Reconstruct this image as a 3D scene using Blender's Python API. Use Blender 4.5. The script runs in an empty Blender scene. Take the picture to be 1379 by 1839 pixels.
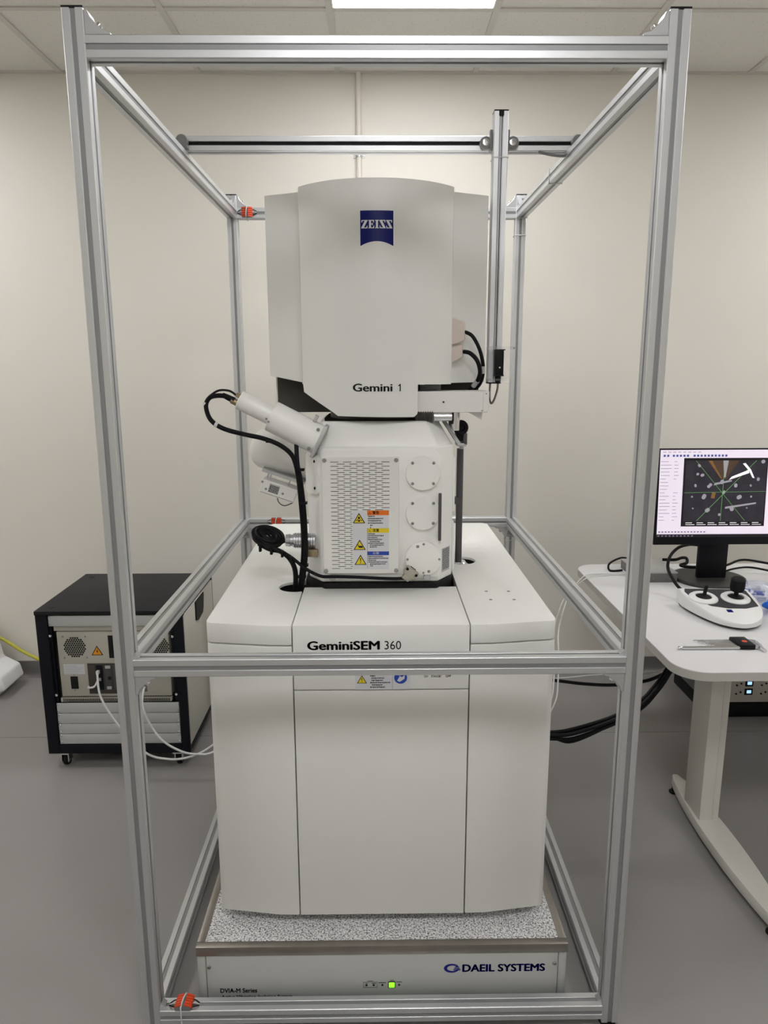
import bpy, bmesh, math, random
from mathutils import Vector, Matrix
random.seed(7)
D = bpy.data
SC = bpy.context.scene
COL = SC.collection

# ------------------------------------------------------------------ camera
def make_camera():
    yaw, pitch, roll, f = 0.01092, 0.20064, -0.00286, 1291.64
    fw = Vector((math.sin(yaw)*math.cos(pitch), math.cos(yaw)*math.cos(pitch), -math.sin(pitch)))
    r = Vector((math.cos(yaw), -math.sin(yaw), 0)); u = r.cross(fw)
    r2 = math.cos(roll)*r + math.sin(roll)*u; u2 = -math.sin(roll)*r + math.cos(roll)*u
    cam = D.cameras.new('camera'); o = D.objects.new('camera', cam); COL.objects.link(o)
    M = Matrix((r2, u2, -fw)).transposed().to_4x4(); M.translation = Vector((-0.00745, -1.47405, 1.594))
    o.matrix_world = M
    cam.sensor_fit = 'VERTICAL'; cam.sensor_height = 36.0; cam.lens = 36.0*f/1839.0
    cam.clip_start = 0.05; cam.clip_end = 50
    SC.camera = o
make_camera()

# ------------------------------------------------------------------ world, exposure
w = D.worlds.new('world'); SC.world = w; w.use_nodes = True
w.node_tree.nodes['Background'].inputs[0].default_value = (0.9, 0.92, 1, 1)
w.node_tree.nodes['Background'].inputs[1].default_value = 0.02
SC.view_settings.view_transform = 'Standard'; SC.view_settings.look = 'None'
SC.view_settings.gamma = 1.0; SC.view_settings.exposure = 0.42
SC.view_settings.use_curve_mapping = False
LIGHT_STRENGTH = 13.0

# ------------------------------------------------------------------ materials
def srgb(r, g, b):
    f = lambda c: (c/255/12.92) if c/255 <= 0.04045 else ((c/255+0.055)/1.055)**2.4
    return (f(r), f(g), f(b), 1)
MATS = {}
def mat(name, col, rough=0.5, metal=0.0, var=0.03, scale=18.0, bump=0.0, bscale=300.0, emit=0.0, alpha=1.0, trans=0.0, spec=0.5, coat=0.0, stretch=None):
    m = D.materials.new(name); m.use_nodes = True; nt = m.node_tree; b = nt.nodes['Principled BSDF']
    b.inputs['Roughness'].default_value = rough; b.inputs['Metallic'].default_value = metal
    b.inputs['Specular IOR Level'].default_value = spec
    b.inputs['Coat Weight'].default_value = coat
    tc = nt.nodes.new('ShaderNodeTexCoord'); src = tc.outputs['Object']
    if stretch:
        mp = nt.nodes.new('ShaderNodeMapping'); mp.inputs['Scale'].default_value = stretch
        nt.links.new(src, mp.inputs['Vector']); src = mp.outputs['Vector']
    n = nt.nodes.new('ShaderNodeTexNoise'); n.inputs['Scale'].default_value = scale; n.inputs['Detail'].default_value = 4
    nt.links.new(src, n.inputs['Vector'])
    mx = nt.nodes.new('ShaderNodeMix'); mx.data_type = 'RGBA'
    mx.inputs['A'].default_value = tuple(max(0, c*(1-var)) for c in col[:3])+(1,)
    mx.inputs['B'].default_value = tuple(min(1, c*(1+var)) for c in col[:3])+(1,)
    nt.links.new(n.outputs['Fac'], mx.inputs['Factor'])
    nt.links.new(mx.outputs['Result'], b.inputs['Base Color'])
    if bump:
        n2 = nt.nodes.new('ShaderNodeTexNoise'); n2.inputs['Scale'].default_value = bscale
        nt.links.new(src, n2.inputs['Vector'])
        bp = nt.nodes.new('ShaderNodeBump'); bp.inputs['Strength'].default_value = bump; bp.inputs['Distance'].default_value = 0.001
        nt.links.new(n2.outputs['Fac'], bp.inputs['Height']); nt.links.new(bp.outputs['Normal'], b.inputs['Normal'])
    if emit:
        nt.links.new(mx.outputs['Result'], b.inputs['Emission Color']); b.inputs['Emission Strength'].default_value = emit
    if trans: b.inputs['Transmission Weight'].default_value = trans
    if alpha < 1: b.inputs['Alpha'].default_value = alpha
    MATS[name] = m
    return m

mat('wall_paint', (0.735, 0.705, 0.635, 1), 0.62, var=0.02, scale=2.5, bump=0.12, bscale=160)
mat('floor_vinyl', (0.27, 0.257, 0.247, 1), 0.30, var=0.06, scale=3.0, bump=0.05, bscale=90, spec=0.35)
mat('baseboard_vinyl', (0.165, 0.153, 0.15, 1), 0.42, var=0.05)
mat('ceiling_bar', (0.60, 0.585, 0.53, 1), 0.45, var=0.02)
mat('white_paint', (0.735, 0.73, 0.695, 1), 0.40, var=0.012, scale=6, bump=0.05, bscale=900)
mat('white_paint_bright', (0.80, 0.795, 0.76, 1), 0.38, var=0.012, scale=6, bump=0.04, bscale=900)
mat('aluminium', (0.66, 0.67, 0.68, 1), 0.42, 0.92, var=0.03, scale=9, stretch=(1, 1, 1))
mat('groove_strip', (0.29, 0.295, 0.30, 1), 0.45, 0.6, var=0.03)
mat('bracket_metal', (0.52, 0.525, 0.53, 1), 0.45, 0.75, var=0.04)
mat('grey_plastic', (0.19, 0.19, 0.185, 1), 0.5, var=0.04)
mat('black_plastic', (0.008, 0.008, 0.009, 1), 0.45, var=0.05, spec=0.15)
mat('rubber_black', (0.011, 0.011, 0.011, 1), 0.6, var=0.08, spec=0.12)
mat('cable_black', (0.006, 0.006, 0.007, 1), 0.45, var=0.05, spec=0.12)
mat('cable_white', (0.62, 0.62, 0.60, 1), 0.45, var=0.03)
mat('cable_yellow', (0.50, 0.46, 0.05, 1), 0.45, var=0.04)
mat('steel_trim', (0.30, 0.275, 0.245, 1), 0.36, 0.9, var=0.14, scale=30)
mat('screw_steel', (0.33, 0.33, 0.32, 1), 0.35, 0.9, var=0.05)
mat('chrome', (0.72, 0.72, 0.74, 1), 0.16, 1.0, var=0.02)
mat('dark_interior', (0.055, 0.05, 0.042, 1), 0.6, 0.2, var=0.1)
mat('column_metal', (0.20, 0.19, 0.18, 1), 0.35, 0.9, var=0.06)
mat('rod_grey', (0.075, 0.072, 0.074, 1), 0.45, 0.3, var=0.03)
mat('logo_blue', srgb(16, 22, 98), 0.28, var=0.02, spec=0.15)
mat('text_black', (0.012, 0.012, 0.012, 1), 0.5, var=0.02, spec=0.15)
mat('text_blue', srgb(30, 34, 118), 0.5, var=0.02, spec=0.15)
mat('logo_white', (0.72, 0.72, 0.73, 1), 0.4, var=0.01)
mat('sticker_white', (0.63, 0.63, 0.66, 1), 0.4, var=0.01)
mat('sticker_orange', srgb(222, 112, 26), 0.4, var=0.02)
mat('sticker_yellow', srgb(222, 200, 32), 0.4, var=0.02)
mat('sticker_blue', srgb(26, 66, 160), 0.4, var=0.02)
mat('label_grey', (0.43, 0.43, 0.43, 1), 0.45, var=0.03)
mat('gold_connector', (0.30, 0.24, 0.15, 1), 0.4, 0.6, var=0.1)
mat('beige_connector', (0.38, 0.36, 0.29, 1), 0.5, 0.3, var=0.06)
mat('pink_plastic', (0.62, 0.53, 0.47, 1), 0.35, var=0.05)
mat('orange_plastic', srgb(214, 72, 34), 0.42, var=0.04)
mat('wago_grey', (0.15, 0.16, 0.17, 1), 0.5, var=0.04)
mat('rack_black', (0.007, 0.008, 0.012, 1), 0.45, var=0.06, bump=0.05, bscale=700, spec=0.15)
mat('rack_top', (0.016, 0.016, 0.018, 1), 0.5, var=0.06, bump=0.08, bscale=700, spec=0.15)
mat('rack_panel', (0.52, 0.53, 0.52, 1), 0.42, 0.25, var=0.03)
mat('rack_unit', (0.45, 0.435, 0.375, 1), 0.5, 0.15, var=0.03)
mat('rack_side', (0.60, 0.58, 0.51, 1), 0.45, var=0.02)
mat('panel_grey', (0.46, 0.465, 0.445, 1), 0.4, var=0.02)
mat('warn_orange', srgb(232, 150, 28), 0.45, var=0.02)
mat('desk_top', (0.66, 0.65, 0.645, 1), 0.42, var=0.015, scale=8)
mat('desk_edge', (0.50, 0.485, 0.45, 1), 0.45, var=0.02)
mat('desk_leg', (0.66, 0.645, 0.59, 1), 0.4, var=0.02)
mat('monitor_black', (0.007, 0.007, 0.009, 1), 0.45, var=0.05, spec=0.15)
mat('stand_base', (0.05, 0.047, 0.044, 1), 0.4, var=0.05, spec=0.15)
mat('joy_white', (0.72, 0.72, 0.70, 1), 0.35, var=0.01)
mat('joy_dark', (0.042, 0.044, 0.046, 1), 0.5, var=0.04, spec=0.15)
mat('clear_plastic', (0.85, 0.86, 0.87, 1), 0.08, var=0.0, alpha=0.13)
mat('clear_blue', (0.62, 0.66, 0.85, 1), 0.10, var=0.2, scale=40, alpha=0.30)
mat('bright_blue', srgb(20, 120, 235), 0.45, var=0.06)
mat('grey_box', (0.36, 0.355, 0.345, 1), 0.5, 0.2, var=0.03)
mat('grey_box_dark', (0.16, 0.155, 0.15, 1), 0.5, 0.2, var=0.03)
mat('foam_white', (0.80, 0.80, 0.80, 1), 0.75, var=0.03, scale=60, bump=0.2, bscale=120)
mat('silver_ribbed', (0.62, 0.62, 0.64, 1), 0.27, 0.95, var=0.03)
mat('conduit_paint', (0.70, 0.66, 0.58, 1), 0.45, var=0.02)
mat('led_green', srgb(130, 255, 40), 0.3, var=0.0, emit=1.3)
mat('lcd_blue', srgb(150, 195, 255), 0.3, var=0.05, emit=1.1)
mat('lcd_green', srgb(120, 225, 80), 0.3, var=0.05, emit=0.9)
mat('screen_lilac', srgb(228, 218, 232), 0.3, var=0.0, emit=0.42)
mat('screen_dark', srgb(40, 37, 46), 0.3, var=0.6, scale=26, emit=0.4)
mat('screen_black', srgb(10, 8, 14), 0.3, var=0.1, emit=0.6)
mat('screen_grey', srgb(128, 124, 132), 0.3, var=0.15, emit=0.8)
mat('screen_white', srgb(228, 222, 226), 0.3, var=0.05, emit=0.85)
mat('screen_gold', srgb(112, 80, 42), 0.3, var=0.4, scale=60, emit=0.55)
mat('screen_brown', srgb(60, 44, 34), 0.3, var=0.3, scale=60, emit=0.8)
mat('screen_green', srgb(100, 160, 90), 0.3, var=0.0, emit=0.6)
mat('screen_ink', srgb(112, 98, 122), 0.3, var=0.1, emit=0.6)
mat('screen_icon', srgb(60, 74, 128), 0.3, var=0.2, emit=0.6)
mat('lamp_frame', (0.75, 0.74, 0.70, 1), 0.45, var=0.01)

def speckle_mat():
    m = D.materials.new('speckled_plate'); m.use_nodes = True; nt = m.node_tree; b = nt.nodes['Principled BSDF']
    b.inputs['Roughness'].default_value = 0.45
    tc = nt.nodes.new('ShaderNodeTexCoord')
    n = nt.nodes.new('ShaderNodeTexNoise'); n.inputs['Scale'].default_value = 230; n.inputs['Detail'].default_value = 3; n.inputs['Roughness'].default_value = 0.7
    n2 = nt.nodes.new('ShaderNodeTexVoronoi'); n2.inputs['Scale'].default_value = 330
    nt.links.new(tc.outputs['Object'], n.inputs['Vector']); nt.links.new(tc.outputs['Object'], n2.inputs['Vector'])
    cr = nt.nodes.new('ShaderNodeValToRGB'); e = cr.color_ramp.elements
    e[0].position = 0.37; e[0].color = (0.03, 0.03, 0.035, 1); e[1].position = 0.56; e[1].color = (0.84, 0.83, 0.82, 1)
    x = cr.color_ramp.elements.new(0.47); x.color = (0.46, 0.46, 0.46, 1)
    nt.links.new(n.outputs['Fac'], cr.inputs['Fac'])
    mx = nt.nodes.new('ShaderNodeMix'); mx.data_type = 'RGBA'; mx.blend_type = 'MULTIPLY'; mx.inputs['Factor'].default_value = 0.12
    nt.links.new(cr.outputs['Color'], mx.inputs['A']); nt.links.new(n2.outputs['Distance'], mx.inputs['B'])
    nt.links.new(mx.outputs['Result'], b.inputs['Base Color'])
    MATS['speckle'] = m
speckle_mat()
def tile_mat():
    m = D.materials.new('ceiling_tile'); m.use_nodes = True; nt = m.node_tree; b = nt.nodes['Principled BSDF']
    b.inputs['Roughness'].default_value = 0.85
    tc = nt.nodes.new('ShaderNodeTexCoord')
    n = nt.nodes.new('ShaderNodeTexNoise'); n.inputs['Scale'].default_value = 170; n.inputs['Detail'].default_value = 3
    nt.links.new(tc.outputs['Object'], n.inputs['Vector'])
    cr = nt.nodes.new('ShaderNodeValToRGB'); e = cr.color_ramp.elements
    e[0].position = 0.27; e[0].color = (0.50, 0.48, 0.43, 1); e[1].position = 0.38; e[1].color = (0.75, 0.735, 0.68, 1)
    nt.links.new(n.outputs['Fac'], cr.inputs['Fac']); nt.links.new(cr.outputs['Color'], b.inputs['Base Color'])
    bp = nt.nodes.new('ShaderNodeBump'); bp.inputs['Strength'].default_value = 0.3; bp.inputs['Distance'].default_value = 0.002
    nt.links.new(n.outputs['Fac'], bp.inputs['Height']); nt.links.new(bp.outputs['Normal'], b.inputs['Normal'])
    MATS['tile'] = m
tile_mat()
def lamp_mat():
    m = D.materials.new('lamp_diffuser'); m.use_nodes = True; nt = m.node_tree; b = nt.nodes['Principled BSDF']
    b.inputs['Base Color'].default_value = (0.8, 0.8, 0.8, 1)
    b.inputs['Emission Color'].default_value = (1.0, 1.0, 1.025, 1); b.inputs['Emission Strength'].default_value = LIGHT_STRENGTH
    MATS['lamp'] = m
lamp_mat()

# ------------------------------------------------------------------ mesh helpers
ORG = {}
def root_org(p):
    while p is not None and p.parent is not None: p = p.parent
    return ORG.get(p.name, Vector((0, 0, 0))) if p is not None else Vector((0, 0, 0))

def crom(pts, k=6):
    P = [Vector(p) for p in pts]
    if len(P) < 3: return P
    out = []
    for i in range(len(P)-1):
        p0 = P[max(i-1, 0)]; p1 = P[i]; p2 = P[i+1]; p3 = P[min(i+2, len(P)-1)]
        for j in range(k):
            t = j/k
            out.append(0.5*((2*p1)+(-p0+p2)*t+(2*p0-5*p1+4*p2-p3)*t*t+(-p0+3*p1-3*p2+p3)*t**3))
    out.append(P[-1]); return out

class MB:
    def __init__(s): s.v = []; s.f = []
    def add(s, vs, fs):
        o = len(s.v); s.v += [Vector(a) for a in vs]; s.f += [tuple(i+o for i in f) for f in fs]; return s
    def box(s, x0, x1, y0, y1, z0, z1, M=None):
        vs = [Vector((x, y, z)) for z in (z0, z1) for y in (y0, y1) for x in (x0, x1)]
        if M: vs = [M @ a for a in vs]
        return s.add(vs, [(0, 2, 3, 1), (4, 5, 7, 6), (0, 1, 5, 4), (2, 6, 7, 3), (0, 4, 6, 2), (1, 3, 7, 5)])
    def frombm(s, bm, M=None):
        bm.verts.ensure_lookup_table()
        for i, q in enumerate(bm.verts): q.index = i
        return s.add([(M @ q.co if M else q.co.copy()) for q in bm.verts], [tuple(q.index for q in f.verts) for f in bm.faces])
    def rbox(s, x0, x1, y0, y1, z0, z1, r=0.003, seg=2, M=None):
        bm = bmesh.new(); bmesh.ops.create_cube(bm, size=1)
        for q in bm.verts: q.co = Vector(((x0+x1)/2+q.co.x*(x1-x0), (y0+y1)/2+q.co.y*(y1-y0), (z0+z1)/2+q.co.z*(z1-z0)))
        bmesh.ops.bevel(bm, geom=bm.edges[:], offset=r, segments=seg, affect='EDGES', profile=0.5)
        s.frombm(bm, M); bm.free(); return s
    def prism(s, pts, axis, a, b, bevel=0, seg=2, M=None):
        mk = {'x': lambda p, t: Vector((t, p[0], p[1])), 'y': lambda p, t: Vector((p[0], t, p[1])), 'z': lambda p, t: Vector((p[0], p[1], t))}[axis]
        n = len(pts); vs = [mk(p, a) for p in pts]+[mk(p, b) for p in pts]
        fs = [tuple(range(n)), tuple(range(2*n-1, n-1, -1))]+[(i, (i+1) % n, (i+1) % n+n, i+n) for i in range(n)]
        if bevel:
            bm = bmesh.new(); bv = [bm.verts.new(q) for q in vs]
            for f in fs: bm.faces.new([bv[i] for i in f])
            bmesh.ops.recalc_face_normals(bm, faces=bm.faces[:])
            ed = [e for e in bm.edges if e.calc_face_angle(0) > 0.35]
            bmesh.ops.bevel(bm, geom=ed, offset=bevel, segments=seg, affect='EDGES', profile=0.5)
            s.frombm(bm, M); bm.free(); return s
        if M: vs = [M @ q for q in vs]
        return s.add(vs, fs)
    def lathe(s, prof, p0, p1, n=28, cap=True):
        """prof: list of (t along p0->p1 in metres, radius)"""
        p0 = Vector(p0); d = (Vector(p1)-p0).normalized()
        a = d.orthogonal().normalized(); b = d.cross(a); vs = []; fs = []
        for t, r in prof:
            for i in range(n):
                an = 2*math.pi*i/n; vs.append(p0+d*t+(a*math.cos(an)+b*math.sin(an))*r)
        for k in range(len(prof)-1):
            for i in range(n):
                j = (i+1) % n; fs.append((k*n+i, k*n+j, (k+1)*n+j, (k+1)*n+i))
        if cap: fs.append(tuple(range(n-1, -1, -1))); fs.append(tuple(range((len(prof)-1)*n, len(prof)*n)))
        return s.add(vs, fs)
    def cyl(s, p0, p1, r, n=24, bev=0):
        L = (Vector(p1)-Vector(p0)).length
        pr = [(0, r), (L, r)] if not bev else [(0, r-bev), (bev, r), (L-bev, r), (L, r-bev)]
        return s.lathe(pr, p0, p1, n)
    def tube(s, pts, r, n=8, k=6, smooth=True):
        P = crom(pts, k) if smooth else [Vector(p) for p in pts]
        vs = []; fs = []; up = None
        for i, p in enumerate(P):
            d = (P[min(i+1, len(P)-1)]-P[max(i-1, 0)]).normalized()
            if up is None: up = d.orthogonal().normalized()
            up = (up-d*up.dot(d)); up = up.normalized() if up.length > 1e-6 else d.orthogonal().normalized()
            b = d.cross(up)
            for j in range(n):
                an = 2*math.pi*j/n; vs.append(p+(up*math.cos(an)+b*math.sin(an))*r)
        for i in range(len(P)-1):
            for j in range(n):
                q = (j+1) % n; fs.append((i*n+j, i*n+q, (i+1)*n+q, (i+1)*n+j))
        fs.append(tuple(range(n-1, -1, -1))); fs.append(tuple(range((len(P)-1)*n, len(P)*n)))
        return s.add(vs, fs)
    def build(s, name, m, parent=None, sharp=35):
        o0 = root_org(parent); me = D.meshes.new(name)
        bm = bmesh.new(); bv = [bm.verts.new(q-o0) for q in s.v]
        for f in s.f:
            try: bm.faces.new([bv[i] for i in f])
            except ValueError: pass
        bmesh.ops.recalc_face_normals(bm, faces=bm.faces[:])
        for f in bm.faces: f.smooth = True
        bm.to_mesh(me); bm.free()
        me.set_sharp_from_angle(angle=math.radians(sharp))
        me.materials.append(MATS[m])
        o = D.objects.new(name, me); COL.objects.link(o)
        if parent is not None: o.parent = parent
        return o

def tag(o, label=None, cat=None, group=None, kind=None):
    if label: o['label'] = label
    if cat: o['category'] = cat
    if group: o['group'] = group
    if kind: o['kind'] = kind
    return o
def thing(name, loc, label, cat, group=None):
    o = D.objects.new(name, None); COL.objects.link(o); o.location = loc; o.empty_display_size = 0.05
    ORG[o.name] = Vector(loc); return tag(o, label, cat, group)
def single(mb, name, m, loc, label, cat, group=None):
    """a thing that is one mesh, its origin at loc"""
    L = Vector(loc); mb.v = [q-L for q in mb.v]; o = mb.build(name, m); o.location = L
    ORG[o.name] = L; return tag(o, label, cat, group)
def box(name, m, parent, x0, x1, y0, y1, z0, z1, r=0, M=None):
    mb = MB(); (mb.rbox(x0, x1, y0, y1, z0, z1, r, 2, M) if r else mb.box(x0, x1, y0, y1, z0, z1, M)); return mb.build(name, m, parent)
_scr = {}
def screw(parent, pos, nrm=(0, -1, 0), r=0.004, h=0.002, m='screw_steel', name='screw'):
    key = (tuple(round(a, 3) for a in nrm), r, h, m)
    pos = Vector(pos)-root_org(parent)
    if key not in _scr:
        d = Vector(nrm).normalized()
        mb = MB(); mb.lathe([(-0.001, r), (h*0.6, r), (h, r*0.8), (h, r*0.42), (h*0.3, r*0.36)], (0, 0, 0), d, 12)
        o0 = ORG.get('__', Vector()); o = mb.build(name, m)
        _scr[key] = o.data; o.parent = parent; o.location = pos; return o
    o = D.objects.new(name, _scr[key]); COL.objects.link(o); o.parent = parent; o.location = pos; return o

def text(s, x0, x1, z0, z1, y, m, parent, name='lettering', off=0.0, ymap=None, th=0.0006, plane='front', fitw=True):
    cu = D.curves.new('t', 'FONT'); cu.body = s; cu.size = 1; cu.resolution_u = 4
    o = D.objects.new('t', cu); COL.objects.link(o)
    dg = bpy.context.evaluated_depsgraph_get(); dg.update()
    me = D.meshes.new_from_object(o.evaluated_get(dg))
    D.objects.remove(o); D.curves.remove(cu)
    xs = [q.co.x for q in me.vertices]; ys = [q.co.y for q in me.vertices]
    if not xs: return None
    ax, bx, ay, by = min(xs), max(xs), min(ys), max(ys)
    kz = (z1-z0)/(by-ay); kx = (x1-x0)/(bx-ax) if fitw else kz
    bm = bmesh.new()
    d = off*0.9
    for sx, sy in (((0, 0),) if off <= 0 else ((-d, 0), (d, 0), (0, -d*0.5), (0, d*0.5), (0, 0))):
        k0 = len(bm.verts); bm.from_mesh(me); bm.verts.ensure_lookup_table()
        for q in bm.verts[k0:]: q.co.x += sx; q.co.y += sy
    D.meshes.remove(me)
    ret = bmesh.ops.extrude_face_region(bm, geom=bm.faces[:])
    for q in [g for g in ret['geom'] if isinstance(g, bmesh.types.BMVert)]: q.co.z += 1
    o0 = root_org(parent)
    for q in bm.verts:
        X = x0+(q.co.x-ax)*kx; Z = z0+(q.co.y-ay)*kz; t = q.co.z
        if plane == 'front': yy = (ymap(X) if ymap else y); q.co = Vector((X, yy-(th if t > 0.5 else -0.0003), Z))-o0
        else: q.co = plane(X, Z, th if t > 0.5 else -0.0003)-o0
    bmesh.ops.recalc_face_normals(bm, faces=bm.faces[:])
    me = D.meshes.new(name); bm.to_mesh(me); bm.free(); me.materials.append(MATS[m])
    o = D.objects.new(name, me); COL.objects.link(o); o.parent = parent; return o

# ------------------------------------------------------------------ room shell
XL, XR, YB, YF, ZC = -3.1, 3.4, 2.085, -3.6, 2.88
def struct(mb, name, m, parent=None):
    o = mb.build(name, m, parent)
    if parent is None: o['kind'] = 'structure'
    return o
floor = struct(MB().box(XL, XR, YF, YB, -0.05, 0), 'floor', 'floor_vinyl')
for y in (1.44, -0.56, -2.56):
    MB().box(XL, XR, y-0.0012, y+0.0012, -0.001, 0.0006).build('weld_seam', 'baseboard_vinyl', floor)
struct(MB().box(XL-0.1, XR+0.1, YB, YB+0.1, -0.05, ZC+0.15), 'wall_back', 'wall_paint')
struct(MB().box(XL-0.1, XL, YF, YB, -0.05, ZC+0.15), 'wall_left', 'wall_paint')
struct(MB().box(XR, XR+0.1, YF, YB, -0.05, ZC+0.15), 'wall_right', 'wall_paint')
struct(MB().box(XL-0.1, XR+0.1, YF-0.1, YF, -0.05, ZC+0.15), 'wall_front', 'wall_paint')
def baseb(name, x0, x1, along):
    pr = [(0, 0), (-0.028, 0), (-0.018, 0.003), (-0.009, 0.010), (-0.004, 0.024), (-0.003, 0.083), (0, 0.085)]
    if along == 'back': mb = MB().prism([(YB+a, z) for a, z in pr], 'x', XL, XR)
    elif along == 'left': mb = MB().prism([(XL-a, z) for a, z in pr], 'y', YF, YB)
    else: mb = MB().prism([(XR+a, z) for a, z in pr], 'y', YF, YB)
    struct(mb, name, 'baseboard_vinyl')
baseb('baseboard_back', 0, 0, 'back'); baseb('baseboard_left', 0, 0, 'left'); baseb('baseboard_right', 0, 0, 'right')
ceil = struct(MB().box(XL, XR, YF, YB, ZC+0.06, ZC+0.1), 'ceiling', 'ceiling_bar')
TS = 0.618; X0 = -0.172; Y0 = 1.493
xs = [X0+TS*k for k in range(-5, 7)]; ys = [Y0-TS*k for k in range(-1, 9)]
LAMPS = [(0, 0), (-4, 0), (4, 0), (-4, 4), (0, 4), (4, 4), (0, 7)]  # panels beyond the first are unseen; the last was added to brighten front faces
tile_me = None
for i in range(-6, 7):
    for k in range(-1, 9):
        xa, xb = max(X0+TS*i, XL), min(X0+TS*(i+1), XR); ya, yb = max(Y0-TS*(k+1), YF), min(Y0-TS*k, YB)
        if xb-xa < 0.05 or yb-ya < 0.05 or (i, k) in LAMPS: continue
        MB().box(xa+0.001, xb-0.001, ya+0.001, yb-0.001, ZC+0.004, ZC+0.02).build('ceiling_tile', 'tile', ceil)
for x in xs:
    if XL < x < XR: MB().box(x-0.012, x+0.012, YF, YB, ZC-0.002, ZC+0.03).build('ceiling_bar', 'ceiling_bar', ceil)
for y in ys:
    if YF < y < YB: MB().box(XL, XR, y-0.012, y+0.012, ZC-0.0015, ZC+0.03).build('ceiling_bar', 'ceiling_bar', ceil)
MB().box(XL, XR, YB-0.022, YB, ZC-0.003, ZC+0.02).build('edge_trim', 'ceiling_bar', ceil)
for n, (i, k) in enumerate(LAMPS):
    xa = X0+TS*i; ya = Y0-TS*(k+1); c = (xa+TS/2, ya+TS/2, ZC)
    lb = 'square white ceiling light panel above the microscope' if n == 0 else 'square white ceiling light panel unseen elsewhere in the room'
    t = thing('ceiling_light', c, lb, 'light', 'ceiling light panels')
    mb = MB()
    for a in ((xa+0.012, xa+TS-0.012, ya+0.012, ya+0.016), (xa+0.012, xa+TS-0.012, ya+TS-0.016, ya+TS-0.012), (xa+0.012, xa+0.016, ya+0.016, ya+TS-0.016), (xa+TS-0.016, xa+TS-0.012, ya+0.016, ya+TS-0.016)):
        mb.box(*a, ZC-0.001, ZC+0.03)
    mb.build('frame', 'lamp_frame', t)
    MB().box(xa+0.016, xa+TS-0.016, ya+0.016, ya+TS-0.016, ZC+0.002, ZC+0.012).build('diffuser', 'lamp', t)

# conduit on the back wall
t = thing('conduit_pipe', (-0.078, YB-0.014, ZC), 'thin vertical cream conduit pipe on the wall behind the microscope', 'pipe')
MB().cyl((-0.078, YB-0.014, 1.0), (-0.078, YB-0.014, ZC-0.001), 0.0125, 20).build('pipe', 'conduit_paint', t)
mb = MB(); mb.box(-0.106, -0.050, YB-0.004, YB, 2.528, 2.546); mb.lathe([(0, 0.0155), (0.018, 0.0155)], (-0.078, YB-0.014, 2.528), (-0.078, YB-0.014, 2.546), 20)
mb.build('clamp', 'bracket_metal', t)
for sx in (-0.1, -0.056): screw(t, (sx, YB-0.004, 2.537), (0, -1, 0), 0.005, 0.004)

# ------------------------------------------------------------------ aluminium frame
FL, FR, FP, FD = -0.5785, 0.5785, 0.04, 1.514
ZT, TB, MBm, BB = 2.236, 2.192, 0.968, 0.061
fr = thing('aluminium_frame', (0, FD/2, 0), 'tall aluminium extrusion cage frame standing around the white microscope', 'frame')
def profile(deep):
    h = 0.02; g = 0.005; d = deep; c = 0.0016; pts = []
    for q in range(4):
        a = q*math.pi/2; R = lambda x, y: (x*math.cos(a)-y*math.sin(a), x*math.sin(a)+y*math.cos(a))
        # bottom side from left corner to right corner with groove
        pts += [R(-h+c, -h), R(-g-0.0008, -h), R(-g, -h+0.0008), R(-g, -h+d), R(g, -h+d), R(g, -h+0.0008), R(g+0.0008, -h), R(h-c, -h)]
    return pts
def beam(name, p0, p1, m='aluminium', deep=0.0035, parent=fr, strip=True):
    p0 = Vector(p0); p1 = Vector(p1); d = (p1-p0); ax = max(range(3), key=lambda i: abs(d[i]))
    pr = profile(deep); mb = MB()
    if ax == 0: mb.prism([(p0.y+a, p0.z+b) for a, b in pr], 'x', p0.x, p1.x)
    elif ax == 1: mb.prism([(p0.x+a, p0.z+b) for a, b in pr], 'y', p0.y, p1.y)
    else: mb.prism([(p0.x+a, p0.y+b) for a, b in pr], 'z', p0.z, p1.z)
    o = mb.build(name, m, parent, sharp=25)
    if strip:
        mb = MB(); g = 0.0043; h = 0.02
        for s1 in (-1, 1):
            e = sorted((s1*(h-0.0036), s1*(h-0.0024)))
            if ax == 0:
                mb.box(p0.x, p1.x, p0.y+e[0], p0.y+e[1], p0.z-g, p0.z+g); mb.box(p0.x, p1.x, p0.y-g, p0.y+g, p0.z+e[0], p0.z+e[1])
            elif ax == 1:
                mb.box(p0.x+e[0], p0.x+e[1], p0.y, p1.y, p0.z-g, p0.z+g); mb.box(p0.x-g, p0.x+g, p0.y, p1.y, p0.z+e[0], p0.z+e[1])
            else:
                mb.box(p0.x+e[0], p0.x+e[1], p0.y-g, p0.y+g, p0.z, p1.z); mb.box(p0.x-g, p0.x+g, p0.y+e[0], p0.y+e[1], p0.z, p1.z)
        mb.build('groove_strip', 'groove_strip', o)
    return o
h = FP/2
for x in (FL+h, FR-h):
    for y in (h, FD-h):
        p = beam('post', (x, y, 0.012), (x, y, ZT))
        MB().rbox(x-h, x+h, y-h, y+h, ZT, ZT+0.004, 0.001).add([], []).build('end_cap', 'black_plastic', p)
        MB().lathe([(0, 0.022), (0.006, 0.022), (0.008, 0.010), (0.014, 0.010)], (x, y, 0), (x, y, 1), 18).build('levelling_foot', 'black_plastic', p)
for zt in (TB, MBm, BB):
    for y in (h, FD-h): beam('cross_bar', (FL+FP, y, zt-h), (FR-FP, y, zt-h))
    for x in (FL+h, FR-h): beam('side_bar', (x, FP, zt-h), (x, FD-FP, zt-h))
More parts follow.
